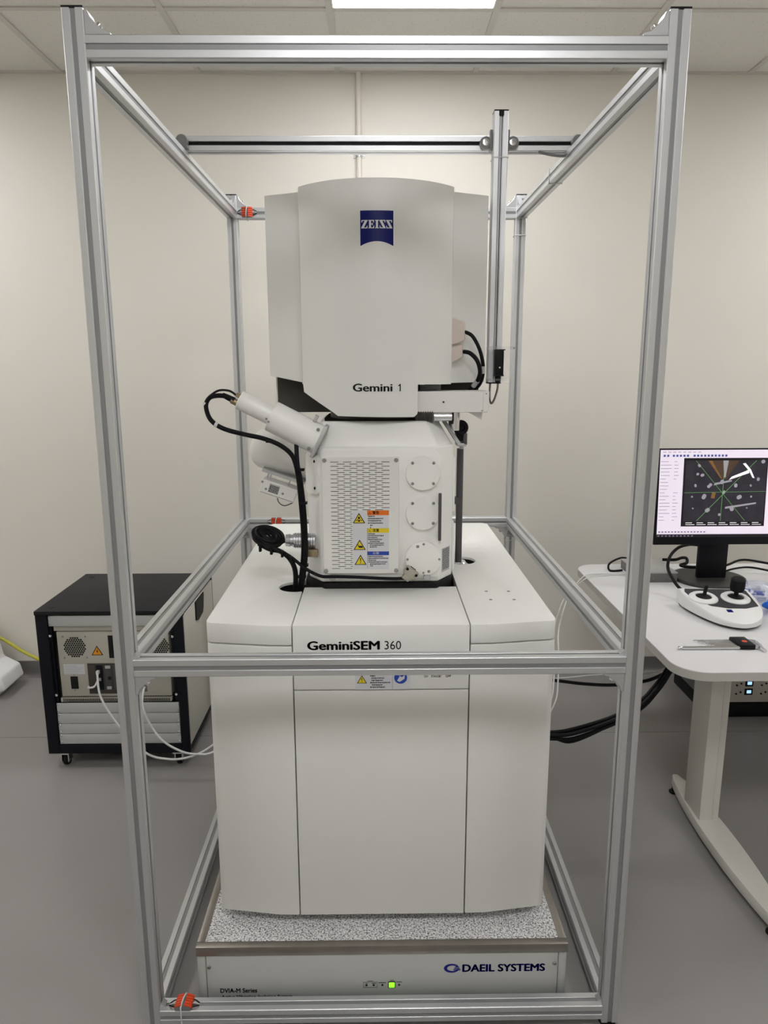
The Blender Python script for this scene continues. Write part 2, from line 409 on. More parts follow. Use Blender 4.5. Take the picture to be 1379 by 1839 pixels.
def bracket(cx, cy, cz, along, sa, sz):
    """gusset in the corner; along = 'x' or 'y' beam axis, sa beam direction from post, sz up/down"""
    prof = [(0, 0), (0.046, 0), (0.046, 0.005), (0.034, 0.008), (0.022, 0.018), (0.010, 0.030), (0.006, 0.042), (0, 0.042)]
    mb = MB()
    if along == 'x': mb.prism([(cx+sa*a, cz+sz*b) for a, b in prof], 'y', cy-0.018, cy+0.018, 0.001, 1)
    else: mb.prism([(cy+sa*a, cz+sz*b) for a, b in prof], 'x', cx-0.018, cx+0.018, 0.001, 1)
    o = mb.build('corner_bracket', 'bracket_metal', fr)
    d = Vector((sa, 0, 0)) if along == 'x' else Vector((0, sa, 0)); b = Vector((cx, cy, cz))
    n = (d+Vector((0, 0, sz))).normalized()
    screw(o, b+d*0.021+Vector((0, 0, sz*0.021)), tuple(n), 0.006, 0.005, 'chrome', 'bolt')
for y in (h, FD-h):
    for x, s in ((FL+FP, 1), (FR-FP, -1)):
        bracket(x, y, TB, 'x', s, 1); bracket(x, y, MBm-FP, 'x', s, -1)
for x in (FL+h, FR-h):
    for y, s in ((FP, 1), (FD-FP, -1)):
        bracket(x, y, TB, 'y', s, 1); bracket(x, y, MBm-FP, 'y', s, -1)
# small clear corner pads at the inner bottom corners
for x, s in ((FL+FP, 1), (FR-FP, -1)):
    for z in (BB, MBm):
        mb = MB(); mb.prism([(x, z), (x+s*0.010, z), (x, z+0.010)], 'y', 0.012, 0.03); mb.build('corner_wedge', 'bracket_metal', fr)
# bar resting on the side bars + hanging post
YC = 0.752
cb = beam('top_crossbar', (-0.556, YC, TB+h), (0.572, YC, TB+h), deep=0.008, strip=False)
mb = MB()
for s in (-1, 1): mb.box(-0.556, 0.572, YC+s*0.0118-0.0006, YC+s*0.0118+0.0006, TB+h-0.005, TB+h+0.005)
mb.build('slot_shade', 'black_plastic', cb)  # black strip paints the shade inside the open slot
hp = beam('hanging_post', (0.345, YC-FP, 1.545), (0.345, YC-FP, 2.284), deep=0.005, strip=False)
MB().rbox(0.325, 0.365, YC-FP-h, YC-FP+h, 2.284, 2.288, 0.001).build('end_cap', 'black_plastic', hp)
MB().rbox(0.325, 0.365, YC-FP-h, YC-FP+h, 1.541, 1.545, 0.001).build('end_cap', 'black_plastic', hp)
mb = MB(); mb.box(0.3403, 0.3435, YC-FP-h+0.001, YC-FP-h+0.004, 1.545, 2.27); mb.build('wire', 'groove_strip', hp)
mb = MB(); mb.box(0.3462, 0.3482, YC-FP-h+0.0008, YC-FP-h+0.004, 1.62, 2.27); mb.build('slot_cord', 'cable_black', hp)
mb = MB(); mb.box(0.338, 0.352, YC-FP-h-0.0006, YC-FP-h+0.004, 2.272, 2.284); mb.build('cap_plug', 'black_plastic', hp)
for s in (-1, 1):
    x = 0.345+s*0.02
    pv = MB(); pv.cyl((x+s*0.018, YC-h-0.018, TB+h-0.002), (x+s*0.018, YC-h, TB+h-0.002), 0.017, 24, 0.002)
    pv.rbox(*sorted((x, x+s*0.008)), YC-h-0.022, YC-h, TB-0.004, TB+0.05, 0.0015)
    pv.rbox(*sorted((x, x+s*0.020)), YC-h-0.016, YC-h, TB+0.002, TB+0.014, 0.0015)
    o = pv.build('pivot_joint', 'grey_plastic', fr)
    MB().lathe([(0, 0.0095), (0.002, 0.0095), (0.0025, 0.005), (0.0005, 0.0045)], (x+s*0.018, YC-h-0.018, TB+h-0.002), (x+s*0.018, -9, TB+h-0.002), 18).build('bolt', 'chrome', o)
for x, s in ((-0.548, -1), (0.566, 1)):
    pv = MB(); pv.cyl((x, YC-h-0.02, TB+0.022), (x, YC-h, TB+0.022), 0.017, 24, 0.002); pv.rbox(x-0.016, x+0.016, YC-h-0.022, YC-h, TB, TB+0.01, 0.0015)
    pv.build('pivot_joint', 'grey_plastic', fr)
# cable ties around bars
def tie(x0, x1, y0, y1, z0, z1, axis):
    t = 0.0012; w2 = 0.0016; mb = MB()
    if axis == 'y':
        yc = (y0+y1)/2; mb.tube([(x0-t, yc, z0-t), (x1+t, yc, z0-t), (x1+t, yc, z1+t), (x0-t, yc, z1+t), (x0-t, yc, z0-t)], w2, 6, smooth=False)
    else:
        zc = (z0+z1)/2; mb.tube([(x0-t, y0-t, zc), (x1+t, y0-t, zc), (x1+t, y1+t, zc), (x0-t, y1+t, zc), (x0-t, y0-t, zc)], w2, 6, smooth=False)
    mb.build('cable_tie', 'cable_white', fr)
tie(FR-FP, FR, 0.93, 0.93, TB-FP, TB, 'y'); tie(FR-FP, FR, 1.462, 1.462, TB-FP, TB, 'y')
tie(FR-FP, FR, FD-FP, FD, 2.09, 2.09, 'z'); tie(FR-FP, FR, FD-FP, FD, 0.87, 0.87, 'z'); tie(0.325, 0.365, YC-FP-h, YC-FP+h, 2.165, 2.165, 'z')
MB().tube([(0.46, 0.735, TB-0.002), (0.5, 0.735, TB-0.010), (0.535, 0.735, TB-0.012), (0.545, 0.75, TB+0.002)], 0.004, 8).build('sensor_lead', 'grey_plastic', fr)

# ------------------------------------------------------------------ lever wire connectors tied to the frame
def connector(loc, face, label, low=-0.0205):
    x, y, z = loc
    t = thing('wire_connector', loc, label, 'connector')
    if face == 'top': T = lambda a, b, c: Vector((x+a, y+b, z+c))          # a along bar, b depth, c out
    else: T = lambda a, b, c: Vector((x+a, y-c, z+b))
    def pb(name, m, *b, parent=t):
        x0, x1, y0, y1, z0, z1 = b
        vs = [T(i, j, k) for k in (z0, z1) for j in (y0, y1) for i in (x0, x1)]
        return MB().add(vs, [(0, 2, 3, 1), (4, 5, 7, 6), (0, 1, 5, 4), (2, 6, 7, 3), (0, 4, 6, 2), (1, 3, 7, 5)]).build(name, m, parent)
    pr = [(-0.018, 0), (0.018, 0), (0.020, 0.004), (0.016, 0.010), (0.006, 0.013), (-0.006, 0.013), (-0.016, 0.010), (-0.020, 0.004)]
    n = len(pr); vs = [T(a, -0.018, c) for a, c in pr]+[T(a, 0.018, c) for a, c in pr]
    MB().add(vs, [tuple(range(n)), tuple(range(2*n-1, n-1, -1))]+[(i, (i+1) % n, (i+1) % n+n, i+n) for i in range(n)]).build('housing', 'wago_grey', t)
    for i in range(5):
        b = -0.0145+i*0.0072
        for s in (-1, 1):
            q = [(s*0.003, 0.0135), (s*0.017, 0.0105), (s*0.021, 0.0045), (s*0.0205, 0.0105), (s*0.016, 0.0135), (s*0.004, 0.0165)]
            n = len(q); vs = [T(a, b-0.0028, c) for a, c in q]+[T(a, b+0.0028, c) for a, c in q]
            MB().add(vs, [tuple(range(n)), tuple(range(2*n-1, n-1, -1))]+[(k, (k+1) % n, (k+1) % n+n, k+n) for k in range(n)]).build('lever', 'orange_plastic', t)
    for s in (-1, 1):
        for j, mm in ((-0.012, 'cable_black'), (0.0, 'cable_white'), (0.010, 'cable_black')):
            MB().tube([T(s*0.017, j, 0.005), T(s*0.026, j*0.8, 0.005), T(s*0.036, j*0.3, 0.0016)], 0.0014, 6, 4).build('wire', mm, t)
    MB().tube([T(0.002, 0.019, 0.001), T(0.001, 0.0175, 0.016), T(-0.002, 0, 0.0185), T(-0.004, -0.019, 0.012), T(-0.004, low, 0.002), T(-0.004, low, -0.036)], 0.0016, 6, 4).build('cable_tie', 'cable_white', t)
    return t
connector((-0.483, 0.018, BB), 'top', 'orange lever wire connector tied onto the bottom front bar of the frame')
connector((-0.498, FD-FP, TB-0.018), 'front', 'orange lever wire connector tied to the high back bar beside the column cover', -0.0245)
connector((-0.425, FD-FP, MBm-0.012), 'front', 'orange lever wire connector tied to the middle back bar behind the console', -0.0305)

# ------------------------------------------------------------------ vibration isolation platform
pf = thing('isolation_platform', (0, 0.74, 0), 'low grey vibration isolation platform with speckled top under the microscope console', 'platform')
PX0, PX1, PY0, PY1, PZ = -0.462, 0.466, 0.064, 1.40, 0.18
tw = 0.020
for a in ((PX0, PX1, PY0, PY0+tw), (PX0, PX1, PY1-tw, PY1), (PX0, PX0+tw, PY0+tw, PY1-tw), (PX1-tw, PX1, PY0+tw, PY1-tw)):
    box('steel_edge', 'steel_trim', pf, *a, 0.155, PZ, 0.0012)
box('top_plate', 'speckle', pf, PX0+tw, PX1-tw, PY0+tw, PY1-tw, 0.156, PZ-0.0012)
fpn = box('front_panel', 'panel_grey', pf, -0.4375, 0.4425, PY0+0.002, PY0+0.012, 0.004, 0.1535, 0.001)
for x0, x1 in ((PX0+0.001, -0.439), (0.444, PX1-0.001)):
    box('corner_post', 'panel_grey', pf, x0, x1, PY0+0.004, PY0+0.05, 0.0, 0.152, 0.004)
    box('corner_post', 'panel_grey', pf, x0, x1, PY1-0.05, PY1-0.004, 0.0, 0.152, 0.004)
for x0, x1 in ((PX0+0.004, PX0+0.012), (PX1-0.012, PX1-0.004)): box('side_panel', 'panel_grey', pf, x0, x1, PY0+0.05, PY1-0.05, 0.004, 0.152)
box('back_panel', 'panel_grey', pf, -0.4375, 0.4425, PY1-0.014, PY1-0.004, 0.004, 0.152)
for x in (-0.431, 0.4345): screw(fpn, (x, PY0+0.002, 0.122), (0, -1, 0), 0.0055, 0.003)
yp = PY0+0.002
text('DAEIL SYSTEMS', 0.204, 0.410, 0.100, 0.121, yp, 'text_blue', fpn, 'lettering', off=0.048)
text('DVIA-M Series', -0.406, -0.314, 0.046, 0.0585, yp, 'text_black', fpn, 'lettering', off=0.026)
text('Active Vibration Isolation System', -0.404, -0.226, 0.026, 0.0385, yp, 'text_black', fpn, 'lettering', off=0.024)
# ring emblem
def ring(mb, cx, cz, a0, b0, a1, b1, y0, y1, t0=0, t1=2*math.pi, n=40, sh=0.0):
    vs = []; fs = []
    for i in range(n+1):
        t = t0+(t1-t0)*i/n
        for (a, b, dx) in ((a0, b0, 0), (a1, b1, sh)):
            for y in (y0, y1): vs.append((cx+dx+a*math.cos(t), y, cz+b*math.sin(t)))
    for i in range(n):
        o = i*4; p = o+4
        fs += [(o, p, p+1, o+1), (o+2, o+3, p+3, p+2), (o, o+2, p+2, p), (o+1, p+1, p+3, o+3)]
    mb.add(vs, fs)
mb = MB(); ring(mb, 0.176, 0.1105, 0.0195, 0.0128, 0.0135, 0.0082, yp-0.0006, yp, 0.55, 2*math.pi-0.25, sh=0.002)
for k in range(3): mb.box(0.180+k*0.002, 0.1985-k*0.002, yp-0.0006, yp, 0.1045+k*0.0042, 0.1070+k*0.0042)
mb.build('emblem', 'text_blue', fpn)
box('power_button', 'led_green', fpn, 0.0185, 0.0325, yp-0.0025, yp+0.001, 0.0575, 0.0715, 0.0008)
mb = MB(); mb.box(0.0165, 0.0345, yp-0.0012, yp+0.001, 0.0555, 0.0735); mb.build('button_frame', 'text_black', fpn)
for x in (-0.038, -0.020, 0.002, 0.044): screw(fpn, (x, yp, 0.0635), (0, -1, 0), 0.0028, 0.0012, 'text_black', 'indicator_lamp')
mb = MB()
for a in ((-0.046, -0.011, 0.0565, 0.0572), (-0.046, -0.011, 0.0718, 0.0725), (-0.046, -0.0453, 0.0565, 0.0725), (-0.0117, -0.011, 0.0565, 0.0725)): mb.box(a[0], a[1], yp-0.0004, yp, a[2], a[3])
for x0, x1, z in ((-0.036, -0.022, 0.0745), (-0.041, -0.035, 0.068), (-0.025, -0.014, 0.068), (-0.008, 0.011, 0.0695), (0.021, 0.031, 0.0757), (0.037, 0.051, 0.071)): mb.box(x0, x1, yp-0.0004, yp, z, z+0.0015)
tag(mb.build('button_legend', 'text_black', fpn), kind='stuff')

# ------------------------------------------------------------------ microscope console
CZ, CT, CF, CBK = 0.205, 0.993, 0.14, 1.262
con = thing('microscope_console', (0, 0.70, PZ), 'wide white microscope console cabinet standing on the speckled platform', 'console')
SL, SRr = -0.209, 0.2145; g = 0.0013
def arc(cx, cy, r, a0, a1, n=18): return [(cx+r*math.cos(a0+(a1-a0)*i/n), cy+r*math.sin(a0+(a1-a0)*i/n)) for i in range(n+1)]
HLx, HLy, HRx, HRy, HRd = -0.232, 0.446, 0.257, 0.712, 0.046
lp = [(SL-g, CF), (-0.262, CF+0.001), (-0.405, CF+0.0225), (-0.4165, CF+0.030), (-0.4195, CF+0.045), (-0.4235, CBK-0.02), (-0.405, CBK), (SL-g, CBK)]
rp = [(SRr+g, CF), (0.268, CF+0.001), (0.412, CF+0.0225), (0.4235, CF+0.030), (0.4265, CF+0.045), (0.4225, CBK-0.02), (0.405, CBK), (SRr+g, CBK)]
MB().prism(lp, 'z', CZ, 0.9395, 0.003).build('left_cover', 'white_paint', con)
MB().prism(rp, 'z', CZ, 0.9415, 0.003).build('right_cover', 'white_paint', con)
aL = math.acos((SL-g-HLx)/HRd); aR = math.acos((SRr+g-HRx)/HRd)
lcap = lp + arc(HLx, HLy, HRd, aL, 2*math.pi-aL)
rcap = rp + [(HRx+HRd*math.cos(t), HRy+HRd*math.sin(t)) for t in [aR-(2*aR)*i/24 for i in range(25)]]
MB().prism(lcap, 'z', 0.943, CT, 0.0022).build('left_top_cover', 'white_paint_bright', con)
MB().prism(rcap, 'z', 0.945, CT, 0.0022).build('right_top_cover', 'white_paint_bright', con)
box('front_door', 'white_paint', con, SL+g, SRr-g, CF, CF+0.05, CZ, 0.826, 0.0025)
fas = MB().prism([(CF, 0.829), (CF, CT), (0.44, CT), (0.44, CT-0.02), (CF+0.03, CT-0.03), (CF+0.03, 0.829)], 'x', SL+g, SRr-g, 0.0022).build('front_fascia', 'white_paint_bright', con)
box('rear_top_cover', 'white_paint_bright', con, SL+g, SRr-g, 0.80, CBK, CT-0.02, CT-0.001, 0.002)
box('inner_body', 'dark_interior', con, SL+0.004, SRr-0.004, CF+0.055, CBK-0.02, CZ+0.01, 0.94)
for x, y in ((HLx, HLy), (HRx, HRy)):
    MB().lathe([(0, HRd+0.001), (0.04, HRd+0.001), (0.04, HRd-0.0015), (0.003, HRd-0.0015), (0.003, 0.001)], (x, y, 0.9455), (x, y, 2), 40).build('cable_hole', 'rubber_black', con)
for x, y in ((-0.36, 0.25), (0.36, 0.25), (-0.36, 1.15), (0.36, 1.15)):
    MB().lathe([(0, 0.032), (0.012, 0.032), (0.014, 0.018), (0.03, 0.018)], (x, y, PZ-0.0012), (x, y, 1), 24).build('foot', 'rubber_black', con)
text('GeminiSEM', -0.172, -0.002, 0.9315, 0.953, CF, 'text_black', fas, 'lettering', off=0.042)
text('360', 0.0105, 0.050, 0.9315, 0.953, CF, 'text_black', fas, 'lettering', off=-0.004)
text('ON', 0.105, 0.1145, 0.8595, 0.8650, CF, 'text_black', fas); text('STANDBY', 0.1225, 0.147, 0.8595, 0.8650, CF, 'text_black', fas); text('OFF', 0.157, 0.170, 0.8595, 0.8650, CF, 'text_black', fas)
st = box('warning_sticker', 'sticker_white', con, -0.060, 0.071, CF-0.0005, CF+0.0005, 0.8295, 0.888)
def warn_tri(cx, cz, s, y, parent, kind='bang', m='sticker_yellow', nm='warning_sign'):
    hh = s*0.87
    def tri(k): return [(cx-s/2*k, cz-hh/2+hh*(1-k)*0.33), (cx+s/2*k, cz-hh/2+hh*(1-k)*0.33), (cx, cz-hh/2+hh*(1-k)*0.33+hh*k)]
    o = MB().prism(tri(1), 'y', y-0.0004, y).build(nm, 'text_black', parent)
    P = parent
    MB().prism(tri(0.78), 'y', y-0.0008, y-0.0003).build('warning_field', m, P)
    mb = MB(); c = cz-hh*0.08; a, b = y-0.0012, y-0.0007
    if kind == 'bang':
        mb.prism([(cx-s*0.045, c+hh*0.24), (cx+s*0.045, c+hh*0.24), (cx+s*0.02, c-hh*0.12), (cx-s*0.02, c-hh*0.12)], 'y', a, b); mb.cyl((cx, a, c-hh*0.22), (cx, b, c-hh*0.22), s*0.04, 10)
    elif kind == 'bio':
        mb.cyl((cx, a, c+hh*0.10), (cx, b, c+hh*0.10), s*0.095, 14)
        mb.prism([(cx-s*0.09, c-hh*0.26), (cx+s*0.09, c-hh*0.26), (cx+s*0.07, c-hh*0.10), (cx-s*0.07, c-hh*0.10)], 'y', a, b)
        for q in (-1, 1): mb.prism([(cx+q*s*0.05, c+hh*0.02), (cx+q*s*0.27, c-hh*0.19), (cx+q*s*0.20, c-hh*0.22), (cx+q*s*0.09, c-hh*0.10)], 'y', a, b)
    elif kind == 'hand':
        mb.prism([(cx-s*0.10, c-hh*0.02), (cx+s*0.16, c-hh*0.02), (cx+s*0.28, c-hh*0.10), (cx+s*0.22, c-hh*0.22), (cx-s*0.06, c-hh*0.20)], 'y', a, b)
        mb.prism([(cx-s*0.18, c+hh*0.16), (cx-s*0.13, c+hh*0.16), (cx-s*0.05, c-hh*0.12), (cx-s*0.10, c-hh*0.12)], 'y', a, b)
    else:
        mb.prism([(cx+s*0.05, c+hh*0.22), (cx-s*0.10, c-hh*0.02), (cx, c-hh*0.02), (cx-s*0.03, c-hh*0.26), (cx+s*0.11, c+hh*0.03), (cx+s*0.01, c+hh*0.03)], 'y', a, b)
    mb.build('pictogram', 'text_black', P)
    return o
def scribble(x0, z1, widths, dz, hgt, y, parent, m='text_black', indent=()):
    mb = MB(); rnd = random.Random(int(abs(x0)*10000+z1*1000))
    for i, wd in enumerate(widths):
        x = x0+(indent[i] if i < len(indent) else 0); z = z1-i*dz; e = x0+wd
        while x < e:
            wv = hgt*rnd.uniform(0.6, 0.95); mb.box(x, min(x+wv, e), y-0.0003, y+0.0001, z-hgt*rnd.uniform(0.7, 1), z); x += wv+hgt*0.3
    return tag(mb.build('small_print', m, parent), kind='stuff')
warn_tri(-0.044, 0.856, 0.024, CF-0.0005, st, 'bang')
scribble(-0.024, 0.866, (0.012, 0.034, 0.03, 0.048, 0.03, 0.036), 0.0058, 0.0034, CF-0.0005, st, indent=(0, .003, .003, 0, .004, 0))
mb = MB(); mb.box(0.0293, 0.0298, CF-0.0008, CF-0.0004, 0.8295, 0.888); mb.build('sticker_line', 'text_black', st)
MB().cyl((0.049, CF-0.0009, 0.8595), (0.049, CF-0.0004, 0.8595), 0.0155, 32).build('notice_disc', 'sticker_blue', st)
mb = MB(); mb.prism([(0.0405, 0.852), (0.047, 0.849), (0.0585, 0.857), (0.0585, 0.866), (0.052, 0.861), (0.047, 0.864)], 'y', CF-0.0013, CF-0.0008); mb.cyl((0.0465, CF-0.0013, 0.868), (0.0465, CF-0.0008, 0.868), 0.003, 12); mb.build('pictogram', 'sticker_white', st)
for x, y in ((0.290, 0.393), (0.350, 0.392), (0.291, 0.322), (0.352, 0.321)):
    screw(con, (x, y, CT), (0, 0, 1), 0.0045, 0.0012, 'screw_steel', 'insert_nut')
for (x0, x1, y0, y1) in ((0.29, 0.345, 0.86, 0.93), (0.29, 0.345, 0.74, 0.80), (-0.36, -0.27, 0.62, 0.70)):
    mb = MB()
    for a in ((x0, x1, y0, y0+0.0012), (x0, x1, y1-0.0012, y1), (x0, x0+0.0012, y0, y1), (x1-0.0012, x1, y0, y1)): mb.box(*a, CT-0.001, CT+0.0002)
    mb.build('access_panel_seam', 'white_paint', con)

# ------------------------------------------------------------------ microscope column: chamber, detectors and covered head
col = thing('microscope_column', (0, 0.62, 0.985), 'tall white microscope chamber and column with blue logo on its curved cover', 'microscope')
base = MB().prism([(-0.150, 0.425), (0.158, 0.425), (0.203, 0.49), (0.208, 0.52), (0.208, 0.82), (-0.205, 0.82), (-0.205, 0.50)], 'z', 0.955, 1.009, 0.003).build('base_gasket', 'rubber_black', col)
cp = [(-0.158, 0.435), (0.162, 0.435), (0.206, 0.50), (0.206, 0.82), (-0.197, 0.82), (-0.197, 0.49)]
up = [(-0.152, 0.482), (0.128, 0.482), (0.166, 0.555), (0.166, 0.80), (-0.160, 0.80), (-0.160, 0.56)]
def loft(a, za, b, zb, bev):
    n = len(a); vs = [(x, y, za) for x, y in a]+[(x, y, zb) for x, y in b]
    bm = bmesh.new(); bv = [bm.verts.new(q) for q in vs]
    for f in [tuple(range(n)), tuple(range(2*n-1, n-1, -1))]+[(i, (i+1) % n, (i+1) % n+n, i+n) for i in range(n)]: bm.faces.new([bv[i] for i in f])
    bmesh.ops.recalc_face_normals(bm, faces=bm.faces[:])
    bmesh.ops.bevel(bm, geom=[e for e in bm.edges if e.calc_face_angle(0) > 0.3], offset=bev, segments=3, affect='EDGES', profile=0.5)
    return bm
ch = MB().prism(cp, 'z', 1.0085, 1.384, 0.006, 3).build('chamber', 'white_paint_bright', col)
bm = loft(cp, 1.376, up, 1.447, 0.007); MB().frombm(bm).build('chamber_hood', 'white_paint_bright', col); bm.free()
dp = [(-0.156, 1.024), (0.120, 1.024), (0.164, 1.024), (0.169, 1.05), (0.169, 1.352), (0.146, 1.381), (-0.150, 1.381), (-0.156, 1.374)]
door = MB().prism(dp, 'y', 0.4255, 0.437, 0.0035, 2).build('chamber_door', 'white_paint_bright', col)
VY = 0.4185
vp = MB().prism([(-0.152, 1.044), (-0.146, 1.037), (0.050, 1.037), (0.0535, 1.042), (0.0535, 1.357), (-0.152, 1.357)], 'y', VY, 0.427, 0.0012, 1).build('vent_plate', 'white_paint', col)
for x, z in ((-0.147+0.003, 1.349), (0.046, 1.349), (-0.145, 1.046), (0.046, 1.046)): screw(vp, (x, VY, z), (0, -1, 0), 0.0058, 0.0025, 'screw_steel')
mb = MB(); rows = 53
for rI in range(rows):
    z = 1.3445-rI*(1.3445-1.0525)/(rows-1); odd = rI % 2
    for k in range(5 if not odd else 4):
        xa = -0.1285+(0.0165 if odd else 0)+k*0.0338; xb = xa+0.0215
        if rI > 23:
            xb = min(xb, -0.0715)
            if xb-xa < 0.002: continue
        mb.box(xa, xb, VY-0.0003, VY+0.0005, z-0.0007, z+0.0007)
tag(mb.build('vent_slots', 'text_black', vp), kind='stuff')
# warning sheet
ws = box('warning_sheet', 'sticker_white', col, -0.071, 0.026, VY-0.0004, VY+0.0002, 1.050, 1.2135)
warn_tri(-0.054, 1.193, 0.033, VY-0.0004, ws, 'bio'); warn_tri(-0.053, 1.119, 0.033, VY-0.0004, ws, 'hand'); warn_tri(-0.051, 1.077, 0.033, VY-0.0004, ws, 'bang')
for nm, m, z0, z1, s, tm in (('warning_bar', 'sticker_orange', 1.2005, 1.2135, '警告', 'text_black'), ('caution_bar', 'sticker_yellow', 1.152, 1.1645, '注意', 'text_black'), ('notice_bar', 'sticker_blue', 1.0895, 1.1, '公告', 'sticker_white')):
    box(nm, m, ws, -0.032, 0.0265, VY-0.0007, VY+0.0002, z0, z1)
    text(s, -0.0175, -0.0005, z0+0.0028, z1-0.0012, VY-0.0008, tm, ws, 'lettering', off=0.01 if tm == 'text_black' else 0.0)
    if tm == 'text_black': warn_tri(-0.0255, (z0+z1)/2-0.0008, 0.0085, VY-0.0007, ws, 'bang', m)
scribble(-0.030, 1.199, (0.019, 0.042, 0.036, 0.040, 0.012, 0.008), 0.0062, 0.0036, VY-0.0004, ws, indent=(0, 0, 0, 0, .006, .006))
scribble(-0.030, 1.1505, (0.019, 0.042, 0.026, 0.038, 0.032, 0.043, 0.043, 0.024), 0.0052, 0.0034, VY-0.0004, ws, indent=(0, 0, 0, 0, .005, 0, .005, .005))
scribble(-0.030, 1.0875, (0.040, 0.055, 0.022, 0.052, 0.047, 0.013), 0.0053, 0.0033, VY-0.0004, ws, indent=(0, 0, 0, 0, .005, .005))
mb = MB(); mb.box(-0.0325, -0.0318, VY-0.0006, VY, 1.053, 1.165); mb.build('sticker_line', 'text_black', ws)
# round port covers
DY = 0.4255
for cx, cz, r in ((0.1172, 1.3135, 0.0465), (0.1178, 1.205, 0.0462)):
    pc = MB().cyl((cx, DY-0.009, cz), (cx, DY+0.002, cz), r, 56, 0.0014).build('port_cover', 'white_paint_bright', col)
    for sx in (-1, 1):
        for sz in (-1, 1): screw(pc, (cx+sx*0.028, DY-0.009, cz+sz*0.0275), (0, -1, 0), 0.0042, 0.0015)
cx, cz = 0.1195, 1.0785
pts = [(cx+0.0485*math.cos(t), cz+0.0485*math.sin(t)) for t in [math.radians(a) for a in list(range(-44, 205, 6))]]+[(cx-0.032, cz-0.025), (cx-0.008, cz-0.0435), (cx+0.02, cz-0.0435)]
pc = MB().prism(pts, 'y', DY-0.013, DY+0.002, 0.0016, 2).build('port_cover', 'white_paint_bright', col)
for sx, sz, r in ((-0.0155, 0.036, 0.0045), (0.0005, 0.0425, 0.0033), (-0.043, 0.0, 0.0033), (0.0435, 0.0, 0.0033), (0.0005, -0.038, 0.003), (0.015, -0.034, 0.0042)): screw(pc, (cx+sx, DY-0.013, cz+sz), (0, -1, 0), r, 0.0015)
mb = MB(); mb.box(-0.009, 0.009, 0, 0.0004, -0.0016, 0.0016, Matrix.Translation((0.092, DY-0.0134, 1.0535)) @ Matrix.Rotation(math.radians(38), 4, 'Y')); mb.build('port_label', 'text_black', pc)
M = Matrix.Translation((0.0855, DY-0.014, 1.043)) @ Matrix.Rotation(math.radians(38), 4, 'Y')
bc = MB().rbox(-0.019, 0.019, -0.012, 0.008, -0.012, 0.012, 0.003, 2, M).rbox(-0.012, 0.010, -0.01, 0.006, -0.026, -0.01, 0.003, 2, M).build('plug', 'beige_connector', col)
for sx in (-0.015, 0.015): screw(bc, M @ Vector((sx, -0.012, 0.004)), (0, -1, 0), 0.004, 0.002, 'text_black')
box('door_handle', 'rod_grey', col, 0.1585, 0.1665, 0.403, 0.412, 1.132, 1.2615, 0.0015)
mb = MB(); mb.box(0.160, 0.165, 0.408, 0.43, 1.14, 1.15); mb.box(0.160, 0.165, 0.408, 0.43, 1.243, 1.253); mb.build('handle_mount', 'rod_grey', col)
for x in (-0.128, 0.131): MB().cyl((x, 0.418, 1.0265), (x, 0.434, 1.0265), 0.0098, 24, 0.001).build('bumper', 'label_grey', col)
# rating label on the right facet
f0, f1 = Vector((0.162, 0.435, 0)), Vector((0.206, 0.50, 0)); fd = (f1-f0).normalized(); fn = Vector((fd.y, -fd.x, 0))
def facet(a, z, t): return f0+fd*a+fn*t+Vector((0, 0, z))
def facet_box(name, m, a0, a1, z0, z1, t0, t1, parent=col):
    vs = [facet(a, z, t) for z in (z0, z1) for t in (t0, t1) for a in (a0, a1)]
    return MB().add(vs, [(0, 2, 3, 1), (4, 5, 7, 6), (0, 1, 5, 4), (2, 6, 7, 3), (0, 4, 6, 2), (1, 3, 7, 5)]).build(name, m, parent)
facet_box('rating_label', 'label_grey', 0.020, 0.064, 1.030, 1.098, -0.001, 0.0006)
mb = MB(); rnd = random.Random(3)
for i in range(13):
    z = 1.092-i*0.0046; a = 0.023
    while a < 0.060:
        wv = rnd.uniform(0.002, 0.008); b = min(a+wv, 0.061); vs = [facet(p, zz, t) for zz in (z, z+0.0022) for t in (0.0004, 0.0009) for p in (a, b)]
        mb.add(vs, [(0, 2, 3, 1), (4, 5, 7, 6), (0, 1, 5, 4), (2, 6, 7, 3), (0, 4, 6, 2), (1, 3, 7, 5)]); a = b+0.0015
tag(mb.build('small_print', 'text_black', col), kind='stuff')
box('side_port', 'white_paint_bright', col, 0.204, 0.213, 0.51, 0.66, 1.19, 1.345, 0.003)
box('side_port', 'white_paint_bright', col, 0.204, 0.214, 0.50, 0.70, 1.02, 1.16, 0.006)
# left facet plate with screws
g0, g1 = Vector((-0.158, 0.435, 0)), Vector((-0.197, 0.49, 0)); gd = (g1-g0).normalized(); gn = Vector((-abs(gd.y), -abs(gd.x), 0))
def lf(a, z, t): return g0+gd*a+gn*t+Vector((0, 0, z))
q = []
for cxx, czz, s0 in ((0.056, 1.352, 0), (0.012, 1.352, 90), (0.012, 1.262, 180), (0.056, 1.262, 270)):
    for a in range(0, 91, 18): q.append((cxx+0.009*math.cos(math.radians(s0+a)), czz+0.009*math.sin(math.radians(s0+a))))
n = len(q); vs = [lf(a, z, -0.001) for a, z in q]+[lf(a, z, 0.006) for a, z in q]
pl = MB().add(vs, [tuple(range(n)), tuple(range(2*n-1, n-1, -1))]+[(i, (i+1) % n, (i+1) % n+n, i+n) for i in range(n)]).build('side_plate', 'white_paint_bright', col)
for z in (1.27, 1.343): screw(pl, lf(0.018, z, 0.006), tuple(gn), 0.004, 0.0015, 'text_black')
